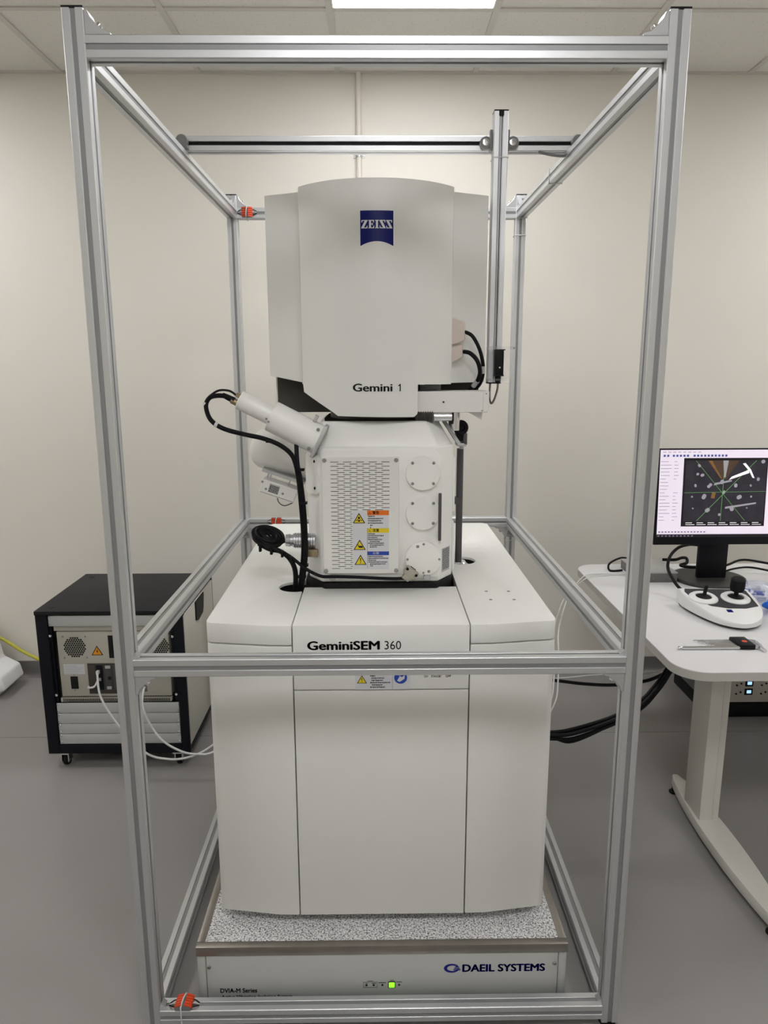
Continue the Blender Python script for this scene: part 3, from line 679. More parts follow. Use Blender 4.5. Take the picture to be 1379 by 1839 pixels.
# detector tube on the left
a0 = Vector((-0.161, 0.455, 1.400)); a1 = Vector((-0.368, 0.455, 1.507)); ad = (a1-a0).normalized(); L = (a1-a0).length
tubeo = MB().lathe([(0.0, 0.0415), (0.138, 0.0415), (0.1395, 0.040), (0.1395, 0.035)], a0, a1, 40).lathe([(0.133, 0.0255), (L-0.002, 0.0255), (L, 0.024)], a0, a1, 36).build('detector_tube', 'white_paint_bright', col)
ang = math.atan2(ad.z, -ad.x)
M = Matrix.Translation(a0) @ Matrix.Rotation(ang, 4, 'Y')     # local -x runs along the tube
MB().rbox(-0.001, 0.009, -0.044, 0.044, -0.046, 0.046, 0.002, 2, M).build('flange', 'bracket_metal', col)
for y, z in ((-0.036, -0.028), (-0.036, 0.028)):
    screw(tubeo, M @ Vector((-0.012, y, z)), (0, -1, 0), 0.0045, 0.003)
screw(tubeo, M @ Vector((-0.136, -0.041, -0.012)), (0, -1, 0), 0.003, 0.002); screw(tubeo, M @ Vector((-0.146, -0.024, -0.010)), (0, -1, 0), 0.003, 0.002)
MB().rbox(-0.036, -0.026, -0.02, -0.006, 0.04, 0.058, 0.001, 1, M).build('tube_clip', 'bracket_metal', tubeo)
MB().cyl(M @ Vector((-L+0.002, -0.008, -0.010)), M @ Vector((-L-0.018, -0.008, -0.010)), 0.0085, 16, 0.001).cyl(M @ Vector((-L+0.002, 0.006, 0.010)), M @ Vector((-L-0.010, 0.006, 0.010)), 0.0062, 16, 0.001).rbox(-L-0.012, -L+0.002, -0.014, 0.004, 0.004, 0.016, 0.001, 1, M).build('tube_plug', 'gold_connector', tubeo)
# second detector below: domed can, plate and preamp box
b0 = Vector((-0.19, 0.64, 1.323)); b1 = Vector((-0.40, 0.64, 1.374))
MB().lathe([(0, 0.062), (0.13, 0.062), (0.155, 0.058), (0.172, 0.049), (0.184, 0.034), (0.190, 0.012)], b0, b1, 36).build('detector_can', 'white_paint_bright', col)
M2 = Matrix.Translation((-0.285, 0.60, 1.285)) @ Matrix.Rotation(math.radians(19), 4, 'Y')
MB().rbox(-0.052, 0.075, -0.03, 0.06, -0.003, 0.007, 0.001, 1, M2).build('detector_plate', 'bracket_metal', col)
pb = MB().rbox(-0.042, 0.062, -0.035, 0.03, -0.062, -0.022, 0.0015, 1, M2).build('preamp_box', 'white_paint_bright', col)
for k in (-0.035, -0.027, 0.03): MB().cyl(M2 @ Vector((k, -0.01, -0.03)), M2 @ Vector((k+0.003, -0.01, 0.0)), 0.0022, 8).build('standoff', 'bracket_metal', pb)
MB().rbox(-0.018, 0.012, -0.0356, -0.0349, -0.053, -0.028, 0.0001, 1, M2).build('preamp_label', 'label_grey', pb)
mb = MB(); rnd = random.Random(5)
for i in range(5):
    a = -0.016
    while a < 0.010:
        b = min(a+rnd.uniform(0.002, 0.006), 0.011); mb.box(a, b, -0.0361, -0.0355, -0.034-i*0.0042, -0.0318-i*0.0042, M2); a = b+0.001
tag(mb.build('small_print', 'text_black', pb), kind='stuff')
MB().box(-0.038, 0.062, -0.0355, -0.0349, -0.0592, -0.0584, M2).build('preamp_seam', 'text_black', pb)
for k in ((-0.0405, -0.030), (-0.025, -0.047), (0.025, -0.045)): screw(pb, M2 @ Vector((k[0], -0.035, k[1])), (0, -1, 0), 0.0035, 0.002)
MB().tube([M2 @ Vector((0.012, -0.03, -0.060)), M2 @ Vector((0.022, -0.03, -0.074)), M2 @ Vector((0.040, -0.03, -0.078)), M2 @ Vector((0.06, -0.03, -0.062))], 0.0016, 8).build('preamp_lead', 'rod_grey', pb)
# silver ribbed connector on the left side
pr = [(0.0, 0.0205)]
x = 0.0
for i in range(9): pr += [(x+0.001, 0.0215), (x+0.0045, 0.0215), (x+0.0052, 0.0198), (x+0.0062, 0.0198)]; x += 0.0066
pr += [(0.062, 0.019), (0.063, 0.016), (0.069, 0.016), (0.070, 0.018), (0.082, 0.0165)]
MB().lathe(pr, (-0.176, 0.465, 1.1195), (-0.4, 0.465, 1.1235), 32).build('ribbed_plug', 'silver_ribbed', col)
box('plug_socket', 'gold_connector', col, -0.198, -0.168, 0.44, 0.47, 1.079, 1.099, 0.002)
# head cover: curved front sheet
YA, HR_, HX = 0.45, 0.262, -0.004
def hy(x): return YA+HR_-math.sqrt(max(HR_*HR_-(x-HX)**2, 1e-6))
def strip(xs_low, ztop, th, name, m, parent):
    vs = []; fs = []
    for x, zl in xs_low:
        a = math.asin(max(-1, min(1, (x-HX)/HR_))); nx, ny = math.sin(a), -math.cos(a)
        y = hy(x)
        for z in (zl, ztop): vs += [(x, y, z), (x-nx*th, y-ny*th, z)]
    n = len(xs_low)
    for i in range(n-1):
        o = i*4; p = o+4
        fs += [(o, p, p+2, o+2), (o+1, o+3, p+3, p+1), (o, o+1, p+1, p), (o+2, p+2, p+3, o+3)]
    fs += [(0, 2, 3, 1), ((n-1)*4, (n-1)*4+1, (n-1)*4+3, (n-1)*4+2)]
    return MB().add(vs, fs).build(name, m, parent, sharp=30)
pts = [(-0.208, 1.5465), (-0.2055, 1.5235)]
def lin(p, q, n): return [(p[0]+(q[0]-p[0])*i/n, p[1]+(q[1]-p[1])*i/n) for i in range(1, n+1)]
pts += lin((-0.2055, 1.5235), (-0.123, 1.472), 8)+lin((-0.123, 1.472), (-0.109, 1.462), 2)+lin((-0.109, 1.462), (0.095, 1.4585), 20)+lin((0.095, 1.4585), (0.1045, 1.467), 2)+[(0.1052, 1.5445)]+lin((0.1052, 1.5445), (0.2005, 1.5435), 10)
cover = strip(pts, 2.0545, 0.004, 'front_cover', 'white_paint', col)
for s in (-1, 1):
    xo = 0.3125 if s < 0 else 0.3085; xi = 0.2; zb = 1.567 if s < 0 else 1.547; zi = 1.5455
    prof = [(s*xi, 0.600), (s*xo, 0.650), (s*xo, 0.96), (s*(xo-0.004), 0.96), (s*(xo-0.004), 0.654), (s*xi, 0.604)]
    n = len(prof); vs = []
    zl = [zi, zb, zb, zb, zb, zi]
    vs = [(p[0], p[1], z) for p, z in zip(prof, zl)]+[(p[0], p[1], 2.0545) for p in prof]
    MB().add(vs, [tuple(range(n)), tuple(range(2*n-1, n-1, -1))]+[(i, (i+1) % n, (i+1) % n+n, i+n) for i in range(n)]).build('side_cover', 'white_paint', col)
    # return edge joining the front cover to the side cover
    MB().add([(s*0.2065-0.004, hy(s*0.2065-0.004), 1.5455), (s*0.2065-0.004, 0.606, 1.5455), (s*0.2045-0.004, 0.606, 1.5455), (s*0.2045-0.004, hy(s*0.2065-0.004), 1.5455),
              (s*0.2065-0.004, hy(s*0.2065-0.004), 2.0545), (s*0.2065-0.004, 0.606, 2.0545), (s*0.2045-0.004, 0.606, 2.0545), (s*0.2045-0.004, hy(s*0.2065-0.004), 2.0545)],
             [(0, 1, 2, 3), (7, 6, 5, 4), (0, 4, 5, 1), (1, 5, 6, 2), (2, 6, 7, 3), (3, 7, 4, 0)]).build('cover_return', 'white_paint', col)
tp = [(HX+x, hy(HX+x)) for x in [-0.2+0.4*i/24 for i in range(25)]]
MB().prism(tp+[(0.196, 0.607), (0.304, 0.657), (0.304, 0.955), (-0.308, 0.955), (-0.308, 0.657), (-0.204, 0.607)], 'z', 2.046, 2.053).build('top_cover', 'white_paint', col)
box('rear_housing', 'dark_interior', col, -0.299, 0.299, 0.70, 0.955, 1.4585, 2.04)  # dark colour carries the shade under the overhanging head covers
box('rear_skirt', 'white_paint', col, -0.303, -0.299, 0.70, 0.955, 1.4585, 1.58)
box('rear_cover', 'white_paint', col, -0.312, 0.308, 0.956, 0.962, 1.4585, 2.0545)
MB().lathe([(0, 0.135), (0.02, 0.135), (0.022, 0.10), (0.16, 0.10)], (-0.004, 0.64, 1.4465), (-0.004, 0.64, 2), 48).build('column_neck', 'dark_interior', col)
arm = MB().rbox(0.100, 0.2835, 0.493, 0.60, 1.469, 1.5255, 0.0012, 1).rbox(0.2835, 0.300, 0.4945, 0.60, 1.469, 1.5255, 0.0012, 1).build('side_arm', 'white_paint', col)
screw(arm, (0.176, 0.493, 1.497), (0, -1, 0), 0.0026, 0.001, 'text_black'); screw(arm, (0.292, 0.4945, 1.519), (0, -1, 0), 0.002, 0.001); screw(arm, (0.281, 0.493, 1.474), (0, -1, 0), 0.002, 0.001)
MB().prism([(0.247, 1.469), (0.285, 1.469), (0.285, 1.447)], 'y', 0.52, 0.60).build('arm_gusset', 'white_paint', col)
MB().prism([(-0.146, 0.491), (0.120, 0.491), (0.158, 0.56), (0.158, 0.79), (-0.152, 0.79), (-0.152, 0.565)], 'z', 1.444, 1.4495).build('neck_gasket', 'rubber_black', col)
# bellows and hardware on the right of the neck
pr = []; x = 0
for i in range(8): pr += [(x, 0.0135), (x+0.003, 0.0175), (x+0.006, 0.0135)]; x += 0.0062
MB().lathe(pr, (0.10, 0.50, 1.4575), (1, 0.50, 1.4575), 24).build('bellows', 'column_metal', col)
MB().cyl((0.150, 0.50, 1.4575), (0.200, 0.50, 1.4575), 0.0125, 24, 0.001).build('pipe_stub', 'chrome', col)
MB().cyl((0.213, 0.56, 1.415), (0.213, 0.56, 1.470), 0.016, 28).build('pipe_riser', 'chrome', col)
vs = [(0.173, 0.545, 1.4505), (0.215, 0.495, 1.385), (0.226, 0.505, 1.385), (0.184, 0.555, 1.4505)]
MB().add(vs+[(a, b+0.06, c) for a, b, c in vs], [(0, 1, 2, 3), (7, 6, 5, 4), (0, 4, 5, 1), (1, 5, 6, 2), (2, 6, 7, 3), (3, 7, 4, 0)]).build('hood_plate', 'bracket_metal', col)
box('pump_body', 'black_plastic', col, 0.222, 0.250, 0.575, 0.625, 1.382, 1.412, 0.003)
box('pump_body', 'rod_grey', col, 0.2415, 0.2525, 0.57, 0.63, 1.372, 1.405, 0.002)
box('pump_bracket', 'bracket_metal', col, 0.224, 0.2505, 0.57, 0.63, 1.368, 1.377, 0.001)
MB().lathe([(0, 0.018), (0.004, 0.0215), (0.012, 0.0215), (0.016, 0.018), (0.016, 0.012), (0.004, 0.011)], (0.234, 0.585, 1.421), (0.234, 0.0, 1.421), 28).build('pump_knob', 'black_plastic', col)
MB().cyl((0.199, 0.505, 1.437), (0.199, 0.505, 1.472), 0.006, 14).build('hose', 'rubber_black', col)
MB().cyl((0.250, 0.715, 0.99), (0.250, 0.715, 1.346), 0.0105, 24, 0.001).build('support_rod', 'rod_grey', col)
MB().lathe([(0, 0.034), (0.006, 0.034), (0.010, 0.026), (0.016, 0.022)], (0.250, 0.715, 0.975), (0.250, 0.715, 2), 32).build('rod_foot', 'chrome', col)
MB().cyl((0.252, 0.70, 1.346), (0.252, 0.70, 1.370), 0.007, 16).build('rod_tip', 'label_grey', col)
box('rod_bracket', 'rod_grey', col, 0.205, 0.250, 0.70, 0.73, 1.175, 1.195)
# interior seen over the arm
box('inner_block', 'label_grey', col, 0.118, 0.178, 0.60, 0.66, 1.526, 1.56, 0.002)
MB().lathe([(0, 0.02), (0.012, 0.02)], (0.150, 0.58, 1.541), (0.150, 0.58, 2), 24).build('inner_knob', 'black_plastic', col)
# lettering and logo on the curved cover
text('Gemini', -0.067, 0.036, 1.5275, 1.5475, 0, 'text_black', cover, 'lettering', off=0.036, ymap=hy)
MB().prism([(0.0560, 1.5275), (0.0560, 1.5425), (0.0530, 1.5400), (0.0520, 1.5422), (0.0568, 1.5468), (0.0590, 1.5468), (0.0590, 1.5275)], 'y', hy(0.0555)-0.001, hy(0.0555)+0.002).build('lettering', 'text_black', cover)
n = 16; vs = []; fs = []
x0, x1 = -0.0445, 0.0395
for i in range(n+1):
    x = x0+(x1-x0)*i/n; s = (x-(x0+x1)/2)/((x1-x0)/2); zl = 1.9035-0.0115*s*s; zt = 1.977+0.0
    vs += [(x, hy(x)-0.0006, zl), (x, hy(x)+0.001, zl), (x, hy(x)-0.0006, zt), (x, hy(x)+0.001, zt)]
for i in range(n):
    o = i*4; p = o+4; fs += [(o, p, p+2, o+2), (o+1, o+3, p+3, p+1), (o, o+1, p+1, p), (o+2, p+2, p+3, o+3)]
fs += [(0, 2, 3, 1), (n*4, n*4+1, n*4+3, n*4+2)]
logo = MB().add(vs, fs).build('logo_plate', 'logo_blue', col)
# thin silver edge of the logo plate
vs = []; fs = []; e = 0.0016
for i in range(n+1):
    x = x0-e+(x1-x0+2*e)*i/n; s = (x-(x0+x1)/2)/((x1-x0)/2); zl = 1.9035-0.0115*s*s-e; zt = 1.977+e
    vs += [(x, hy(x)-0.0003, zl), (x, hy(x)+0.001, zl), (x, hy(x)-0.0003, zt), (x, hy(x)+0.001, zt)]
for i in range(n):
    o = i*4; p = o+4; fs += [(o, p, p+2, o+2), (o+1, o+3, p+3, p+1), (o, o+1, p+1, p), (o+2, p+2, p+3, o+3)]
fs += [(0, 2, 3, 1), (n*4, n*4+1, n*4+3, n*4+2)]
MB().add(vs, fs).build('logo_edge', 'white_paint_bright', logo)
Zl = [(0.03, 1), (1, 1), (1, .93), (.42, .10), (.80, .10), (.90, .32), (.99, .32), (.97, 0), (0, 0), (0, .07), (.56, .90), (.22, .90), (.12, .70), (.04, .70)]
El = [(0, 1), (.93, 1), (.95, .70), (.86, .70), (.74, .90), (.46, .90), (.46, .56), (.62, .56), (.68, .68), (.74, .68), (.74, .34), (.68, .34), (.62, .46), (.46, .46), (.46, .10), (.76, .10), (.90, .32), (.98, .32), (.96, 0), (0, 0), (0, .07), (.14, .09), (.14, .91), (0, .93)]
Il = [(0, 1), (1, 1), (1, .93), (.76, .90), (.76, .10), (1, .07), (1, 0), (0, 0), (0, .07), (.24, .10), (.24, .90), (0, .93)]
Sl = [(1-x, y) for x, y in Zl]
lw = x1-x0; xx = x0+0.0025
for L_, wd in ((Zl, 0.0162), (El, 0.0158), (Il, 0.0100), (Sl, 0.0155), (Sl, 0.0155)):
    p2 = [(xx+a*wd, 1.9345+b*0.0198) for a, b in L_]
    n2 = len(p2); vs = [(a, hy(a)-0.0011, b) for a, b in p2]+[(a, hy(a)-0.0003, b) for a, b in p2]
    MB().add(vs, [tuple(range(n2)), tuple(range(2*n2-1, n2-1, -1))]+[(i, (i+1) % n2, (i+1) % n2+n2, i+n2) for i in range(n2)]).build('logo_letter', 'logo_white', logo)
    xx += wd+0.0014
# plugs on the right of the head cover
MB().prism([(0.203, 1.727), (0.243, 1.713), (0.243, 1.663), (0.225, 1.655), (0.203, 1.648)], 'y', 0.585, 0.603, 0.003, 1).build('head_plug', 'pink_plastic', col)
MB().prism([(0.203, 1.646), (0.236, 1.652), (0.238, 1.618), (0.222, 1.608), (0.203, 1.600)], 'y', 0.58, 0.603, 0.003, 1).build('head_plug', 'pink_plastic', col)

# ------------------------------------------------------------------ cables around the microscope
def cable(name, pts, r, m, label, cat='cable', group=None, extra=None, n=10):
    return single(MB().tube(pts, r, n), name, m, pts[0], label, cat, group)
t = thing('power_cable', (0.241, 0.59, 1.686), 'upper black cable curving down from the pink plug on the column cover', 'cable')
MB().tube([(0.239, 0.592, 1.687), (0.262, 0.585, 1.675), (0.282, 0.58, 1.640), (0.2935, 0.583, 1.600), (0.295, 0.588, 1.568), (0.289, 0.600, 1.543), (0.274, 0.617, 1.522), (0.262, 0.627, 1.505)], 0.0052, 10).build('jacket', 'cable_black', t)
MB().cyl((0.2945, 0.584, 1.592), (0.2952, 0.587, 1.572), 0.0062, 12).build('sleeve', 'label_grey', t)
t = thing('power_cable', (0.234, 0.585, 1.632), 'lower black cable curving down from the small pink plug on the column cover', 'cable')
MB().tube([(0.234, 0.59, 1.632), (0.255, 0.575, 1.628), (0.275, 0.57, 1.608), (0.2845, 0.572, 1.578), (0.280, 0.582, 1.553), (0.270, 0.600, 1.536), (0.258, 0.6165, 1.520), (0.249, 0.627, 1.503)], 0.006, 10).build('jacket', 'cable_black', t)
MB().cyl((0.2795, 0.583, 1.552), (0.2705, 0.599, 1.5365), 0.0068, 12).build('sleeve', 'label_grey', t)
# detector cable with ties
t = thing('detector_cable', (-0.392, 0.495, 1.508), 'black cable bundle with ties looping from the angled detector tube down to the console', 'cable')
MB().tube([(-0.380, 0.447, 1.505), (-0.400, 0.445, 1.516), (-0.425, 0.445, 1.518), (-0.445, 0.445, 1.512), (-0.455, 0.445, 1.492), (-0.445, 0.43, 1.463), (-0.425, 0.42, 1.444), (-0.396, 0.42, 1.430), (-0.350, 0.42, 1.418), (-0.305, 0.42, 1.408), (-0.264, 0.42, 1.392), (-0.235, 0.42, 1.370), (-0.222, 0.42, 1.345), (-0.214, 0.42, 1.300), (-0.209, 0.42, 1.230), (-0.206, 0.425, 1.16), (-0.207, 0.43, 1.10), (-0.212, 0.435, 1.05), (-0.224, 0.442, 0.96)], 0.0062, 10).build('jacket', 'cable_black', t)
MB().tube([(-0.378, 0.461, 1.519), (-0.395, 0.46, 1.530), (-0.422, 0.455, 1.531), (-0.446, 0.447, 1.516)], 0.003, 8).build('thin_lead', 'cable_black', t)
MB().tube([(-0.220, 0.447, 1.397), (-0.218, 0.430, 1.370), (-0.215, 0.42, 1.335), (-0.207, 0.415, 1.29), (-0.2, 0.418, 1.20), (-0.199, 0.42, 1.10), (-0.208, 0.43, 1.03), (-0.22, 0.445, 0.96)], 0.006, 10).build('jacket', 'cable_black', t)
MB().lathe([(0, 0.0085), (0.022, 0.0075), (0.034, 0.0062)], (-0.380, 0.447, 1.505), (-0.42, 0.447, 1.525), 14).build('boot', 'cable_black', t)
for p, d in (((-0.457, 0.447, 1.497), (0.2, 0, 1)), ((-0.425, 0.42, 1.444), (1, 0, -0.5))):
    d = Vector(d).normalized()*0.004; MB().cyl(Vector(p)-d, Vector(p)+d, 0.0072, 12).build('tape', 'cable_white', t)
for p in ((-0.37, 0.42, 1.424), (-0.285, 0.42, 1.400), (-0.208, 0.418, 1.325), (-0.203, 0.42, 1.235), (-0.205, 0.43, 1.06), (-0.207, 0.435, 1.045), (-0.213, 0.438, 1.025)):
    MB().rbox(p[0]-0.011, p[0]+0.011, p[1]-0.010, p[1]+0.008, p[2]-0.003, p[2]+0.003, 0.001).build('cable_tie', 'cable_black', t)
# coil of black cable
t = thing('cable_coil', (-0.27, 0.46, 1.12), 'coiled black cable hanging at the silver ribbed plug beside the chamber', 'cable')
rnd = random.Random(11)
for k in range(20):
    f = 1-(k % 10)*0.085; ra, rb = 0.043*f, 0.013*f+0.002; ox, oz = rnd.uniform(-0.002, 0.002), rnd.uniform(-0.006, 0.006); oy = rnd.uniform(-0.01, 0.01)
    pts = []
    for i in range(19):
        a = 2*math.pi*i/18; pts.append((-0.3075+ox+ra*math.cos(a), 0.462+oy+0.040*f*math.sin(a)+rnd.uniform(-0.001, 0.001), 1.134+oz+rb*math.sin(a)-0.010*math.cos(a)))
    MB().tube(pts, 0.0034, 7, 2).build('loop', 'cable_black', t)
MB().tube([(-0.256, 0.465, 1.121), (-0.285, 0.448, 1.118), (-0.315, 0.44, 1.128), (-0.340, 0.45, 1.135)], 0.006, 8).build('loop', 'cable_black', t)
MB().tube([(-0.33, 0.435, 1.118), (-0.30, 0.428, 1.104), (-0.262, 0.42, 1.098), (-0.235, 0.415, 1.083), (-0.205, 0.412, 1.058), (-0.180, 0.412, 1.042), (-0.155, 0.412, 1.032), (-0.128, 0.4125, 1.0315), (-0.10, 0.4125, 1.031), (-0.05, 0.413, 1.029), (0.0, 0.4125, 1.026), (0.045, 0.411, 1.025), (0.078, 0.408, 1.028)], 0.0048, 8).build('lead', 'cable_black', t)
MB().tube([(-0.32, 0.43, 1.115), (-0.28, 0.425, 1.105), (-0.249, 0.425, 1.085), (-0.232, 0.430, 1.05), (-0.232, 0.441, 1.00), (-0.240, 0.447, 0.955)], 0.007, 8).build('lead', 'cable_black', t)
for p in ((-0.322, 0.42, 1.108), (-0.292, 0.418, 1.100), (-0.262, 0.412, 1.094), (-0.238, 0.408, 1.079)):
    MB().rbox(p[0]-0.0035, p[0]+0.0035, p[1]-0.008, p[1]+0.006, p[2]-0.006, p[2]+0.012, 0.001).build('cable_tie', 'cable_black', t)

# ------------------------------------------------------------------ field sensor on the hanging post
t = thing('field_sensor', (0.345, 0.655, 1.55), 'black magnetic field probe in a clear holder on the hanging aluminium post', 'sensor')
y1 = YC-FP-h
sb = MB().box(0.325, 0.385, y1-0.048, y1-0.003, 1.556, 1.6405)
box('holder', 'clear_plastic', t, 0.323, 0.386, y1-0.010, y1-0.0068, 1.545, 1.638)
box('holder', 'clear_plastic', t, 0.3225, 0.3248, y1-0.012, y1+0.02, 1.545, 1.638)
box('holder_clamp', 'clear_plastic', t, 0.318, 0.393, y1-0.05, y1-0.0, 1.638, 1.648, 0.002)
box('holder_clamp', 'clear_plastic', t, 0.318, 0.372, y1-0.046, y1-0.0, 1.55, 1.556, 0.001)
screw(t, (0.392, y1-0.045, 1.643), (0, -1, 0), 0.003, 0.003)
pb = MB().rbox(0.3395, 0.3645, y1-0.04, y1-0.012, 1.565, 1.637, 0.002).build('probe', 'black_plastic', t)
MB().rbox(0.338, 0.368, y1-0.041, y1-0.010, 1.6365, 1.640, 0.001).build('probe_rim', 'black_plastic', pb)
MB().rbox(0.340, 0.366, y1-0.041, y1-0.010, 1.563, 1.567, 0.001).build('probe_rim', 'black_plastic', pb)
screw(pb, (0.353, y1-0.04, 1.588), (0, -1, 0), 0.0025, 0.001, 'logo_white', 'dot')
MB().lathe([(0, 0.0085), (0.006, 0.009), (0.016, 0.0085), (0.024, 0.006)], (0.351, y1-0.026, 1.5655), (0.351, y1-0.026, 0), 16).build('gland', 'black_plastic', t)
MB().tube([(0.351, y1-0.026, 1.545), (0.3505, y1-0.024, 1.525), (0.343, y1-0.018, 1.495), (0.3365, y1-0.008, 1.483), (0.334, y1+0.004, 1.495), (0.334, y1+0.012, 1.52), (0.335, y1+0.015, 1.542)], 0.0032, 10).build('lead', 'steel_trim', t)

# ------------------------------------------------------------------ equipment rack on the left
rk = thing('equipment_rack', (-1.047, 1.44, 0), 'low black equipment rack on casters with grey panels and beige unit', 'rack')
RX0, RX1, RY0, RY1 = -1.333, -0.763, 1.19, 1.70
box('top_panel', 'rack_top', rk, RX0, RX1, RY0-0.006, RY1, 0.652, 0.668, 0.002)
for x, y in ((-1.285, 1.235), (-1.285, 1.645), (-0.81, 1.235)): MB().lathe([(0, 0.012), (0.002, 0.012), (0.0022, 0.006)], (x, y, 0.667), (x, y, 2), 20).build('top_plug', 'black_plastic', rk)
for x0, x1 in ((RX0, RX0+0.046), (RX1-0.034, RX1)): box('front_upright', 'rack_black', rk, x0, x1, RY0, RY0+0.03, 0.063, 0.652, 0.002)
for x0, x1 in ((RX0+0.046, RX0+0.056), (RX1-0.052, RX1-0.034)): box('mounting_rail', 'rack_black', rk, x0, x1, RY0+0.012, RY0+0.03, 0.10, 0.65)
box('bottom_rail', 'rack_black', rk, RX0+0.046, RX1-0.034, RY0, RY0+0.03, 0.063, 0.102, 0.002)
box('base_panel', 'rack_black', rk, RX0, RX1, RY0+0.03, RY1, 0.063, 0.085)
box('back_panel', 'rack_black', rk, RX0, RX1, RY1-0.01, RY1, 0.085, 0.652)
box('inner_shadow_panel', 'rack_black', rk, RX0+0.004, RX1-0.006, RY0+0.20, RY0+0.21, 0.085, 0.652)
box('left_panel', 'rack_side', rk, RX0+0.001, RX0+0.006, RY0+0.03, RY1-0.012, 0.09, 0.645)
box('right_panel', 'rack_side', rk, RX1-0.004, RX1+0.003, RY0+0.012, RY1-0.014, 0.095, 0.640, 0.001)
box('rear_upright', 'rack_black', rk, RX1-0.03, RX1+0.001, RY1-0.013, RY1, 0.063, 0.652)
hd = MB().prism([(1.372, 0.6385), (1.515, 0.6385), (1.500, 0.575), (1.485, 0.556), (1.41, 0.548), (1.372, 0.560)], 'x', RX1-0.001, RX1+0.008, 0.002, 1).build('side_handle', 'black_plastic', rk)
def rackpanel(z0, z1, x0, x1, y, name='blank_panel', m='rack_panel', scr=True):
    o = box(name, m, rk, x0, x1, y, y+0.004, z0, z1, 0.0008)
    if scr:
        for sx in (x0+0.006, x1-0.006):
            for zz in (z0+0.008, z1-0.006): screw(o, (sx, y, zz), (0, -1, 0), 0.0042, 0.002, 'chrome')
    return o
rackpanel(0.603, 0.646, -1.285, -0.800, RY0+0.006)
box('spacer_bar', 'rack_unit', rk, -1.272, -0.815, RY0+0.018, RY0+0.03, 0.580, 0.602)
for i in range(4): rackpanel(0.1045+i*0.0447, 0.1470+i*0.0447, -1.284, -0.799, RY0+0.004)
gr = box('vent_panel', 'rack_unit', rk, -1.268, -0.827, RY0+0.010, RY0+0.03, 0.2835, 0.300, 0.001)
mb = MB()
for i in range(4):
    x = -1.258
    while x < -0.838: mb.box(x, x+0.0052, RY0+0.0092, RY0+0.012, 0.2855+i*0.0034, 0.2877+i*0.0034); x += 0.007
tag(mb.build('vent_slots', 'text_black', gr), kind='stuff')
un = box('control_unit', 'rack_unit', rk, -1.261, -0.826, RY0+0.012, RY0+0.20, 0.307, 0.577, 0.0015)
uy = RY0+0.012
for fx in (-1.194, -0.868):
    mb = MB(); p = 0.0088
    for i in range(-6, 7):
        for j in range(-6, 7):
            X = (i+(j % 2)*0.5)*p; Z = j*p*0.87
            if X*X+Z*Z < 0.0435**2: mb.cyl((fx+X, uy-0.0005, 0.514+Z), (fx+X, uy+0.001, 0.514+Z), 0.0040, 6)
    tag(mb.build('fan_grille', 'text_black', un), kind='stuff')
    for sx in (-0.044, 0.044):
        for sz in (-0.044, 0.044): screw(un, (fx+sx, uy, 0.514+sz), (0, -1, 0), 0.004, 0.001)
warn_tri(-1.108, 0.5, 0.046, uy, un, 'bolt', 'warn_orange')
box('dark_slot', 'text_black', un, -1.062, -0.985, uy-0.001, uy+0.001, 0.468, 0.562)
wl = box('card_bay', 'dark_interior', un, -1.151, -0.985, uy-0.002, uy+0.001, 0.318, 0.446)
for i, (x0, m) in enumerate(((-1.148, 'dark_interior'), (-1.118, 'rack_black'), (-1.085, 'rod_grey'), (-1.05, 'rod_grey'), (-1.022, 'dark_interior'))):
    cd = box('card', m, un, x0, x0+0.026, uy-0.004, uy-0.001, 0.335, 0.438, 0.001)
for x, z, s in ((-1.108, 0.412, 0.012), (-1.07, 0.432, 0.02), (-1.066, 0.385, 0.012), (-1.07, 0.344, 0.018), (-1.108, 0.38, 0.016)):
    box('port', 'label_grey' if s > 0.013 else 'text_black', un, x-s/2, x+s/2, uy-0.007, uy-0.003, z-0.006, z+0.006, 0.001)
lb = box('type_label', 'sticker_white', un, -1.245, -1.163, uy-0.0006, uy+0.0004, 0.401, 0.443)
scribble(-1.241, 0.437, (0.05, 0.072, 0.068, 0.06, 0.07, 0.05), 0.0062, 0.0026, uy-0.0006, un, m='label_grey')
so = box('power_socket', 'text_black', un, -1.222, -1.193, uy-0.003, uy+0.001, 0.339, 0.392, 0.002)
for z in (0.3335, 0.398): screw(un, (-1.2075, uy, z), (0, -1, 0), 0.0035, 0.001)
screw(un, (-0.877, uy, 0.40), (0, -1, 0), 0.008, 0.006, 'chrome')
box('blank_socket', 'grey_box_dark', un, -0.935, -0.922, uy-0.002, uy+0.001, 0.325, 0.37, 0.001)
for x, z in ((-1.280, 0.566), (-0.806, 0.560), (-1.278, 0.318), (-0.805, 0.318)): screw(rk, (x, RY0, z), (0, -1, 0), 0.0055, 0.003, 'chrome')
for x, y in ((-1.275, 1.212), (-0.815, 1.212), (-1.275, 1.65), (-0.815, 1.65)):
    w_ = MB().cyl((x-0.010, y+0.012, 0.0235), (x+0.010, y+0.012, 0.0235), 0.0235, 24, 0.003).build('caster_wheel', 'rubber_black', rk)
    MB().rbox(x-0.016, x-0.012, y-0.012, y+0.026, 0.02, 0.06, 0.001).rbox(x+0.012, x+0.016, y-0.012, y+0.026, 0.02, 0.06, 0.001).rbox(x-0.022, x+0.022, y-0.022, y+0.024, 0.058, 0.064, 0.001).build('caster_fork', 'chrome', w_)
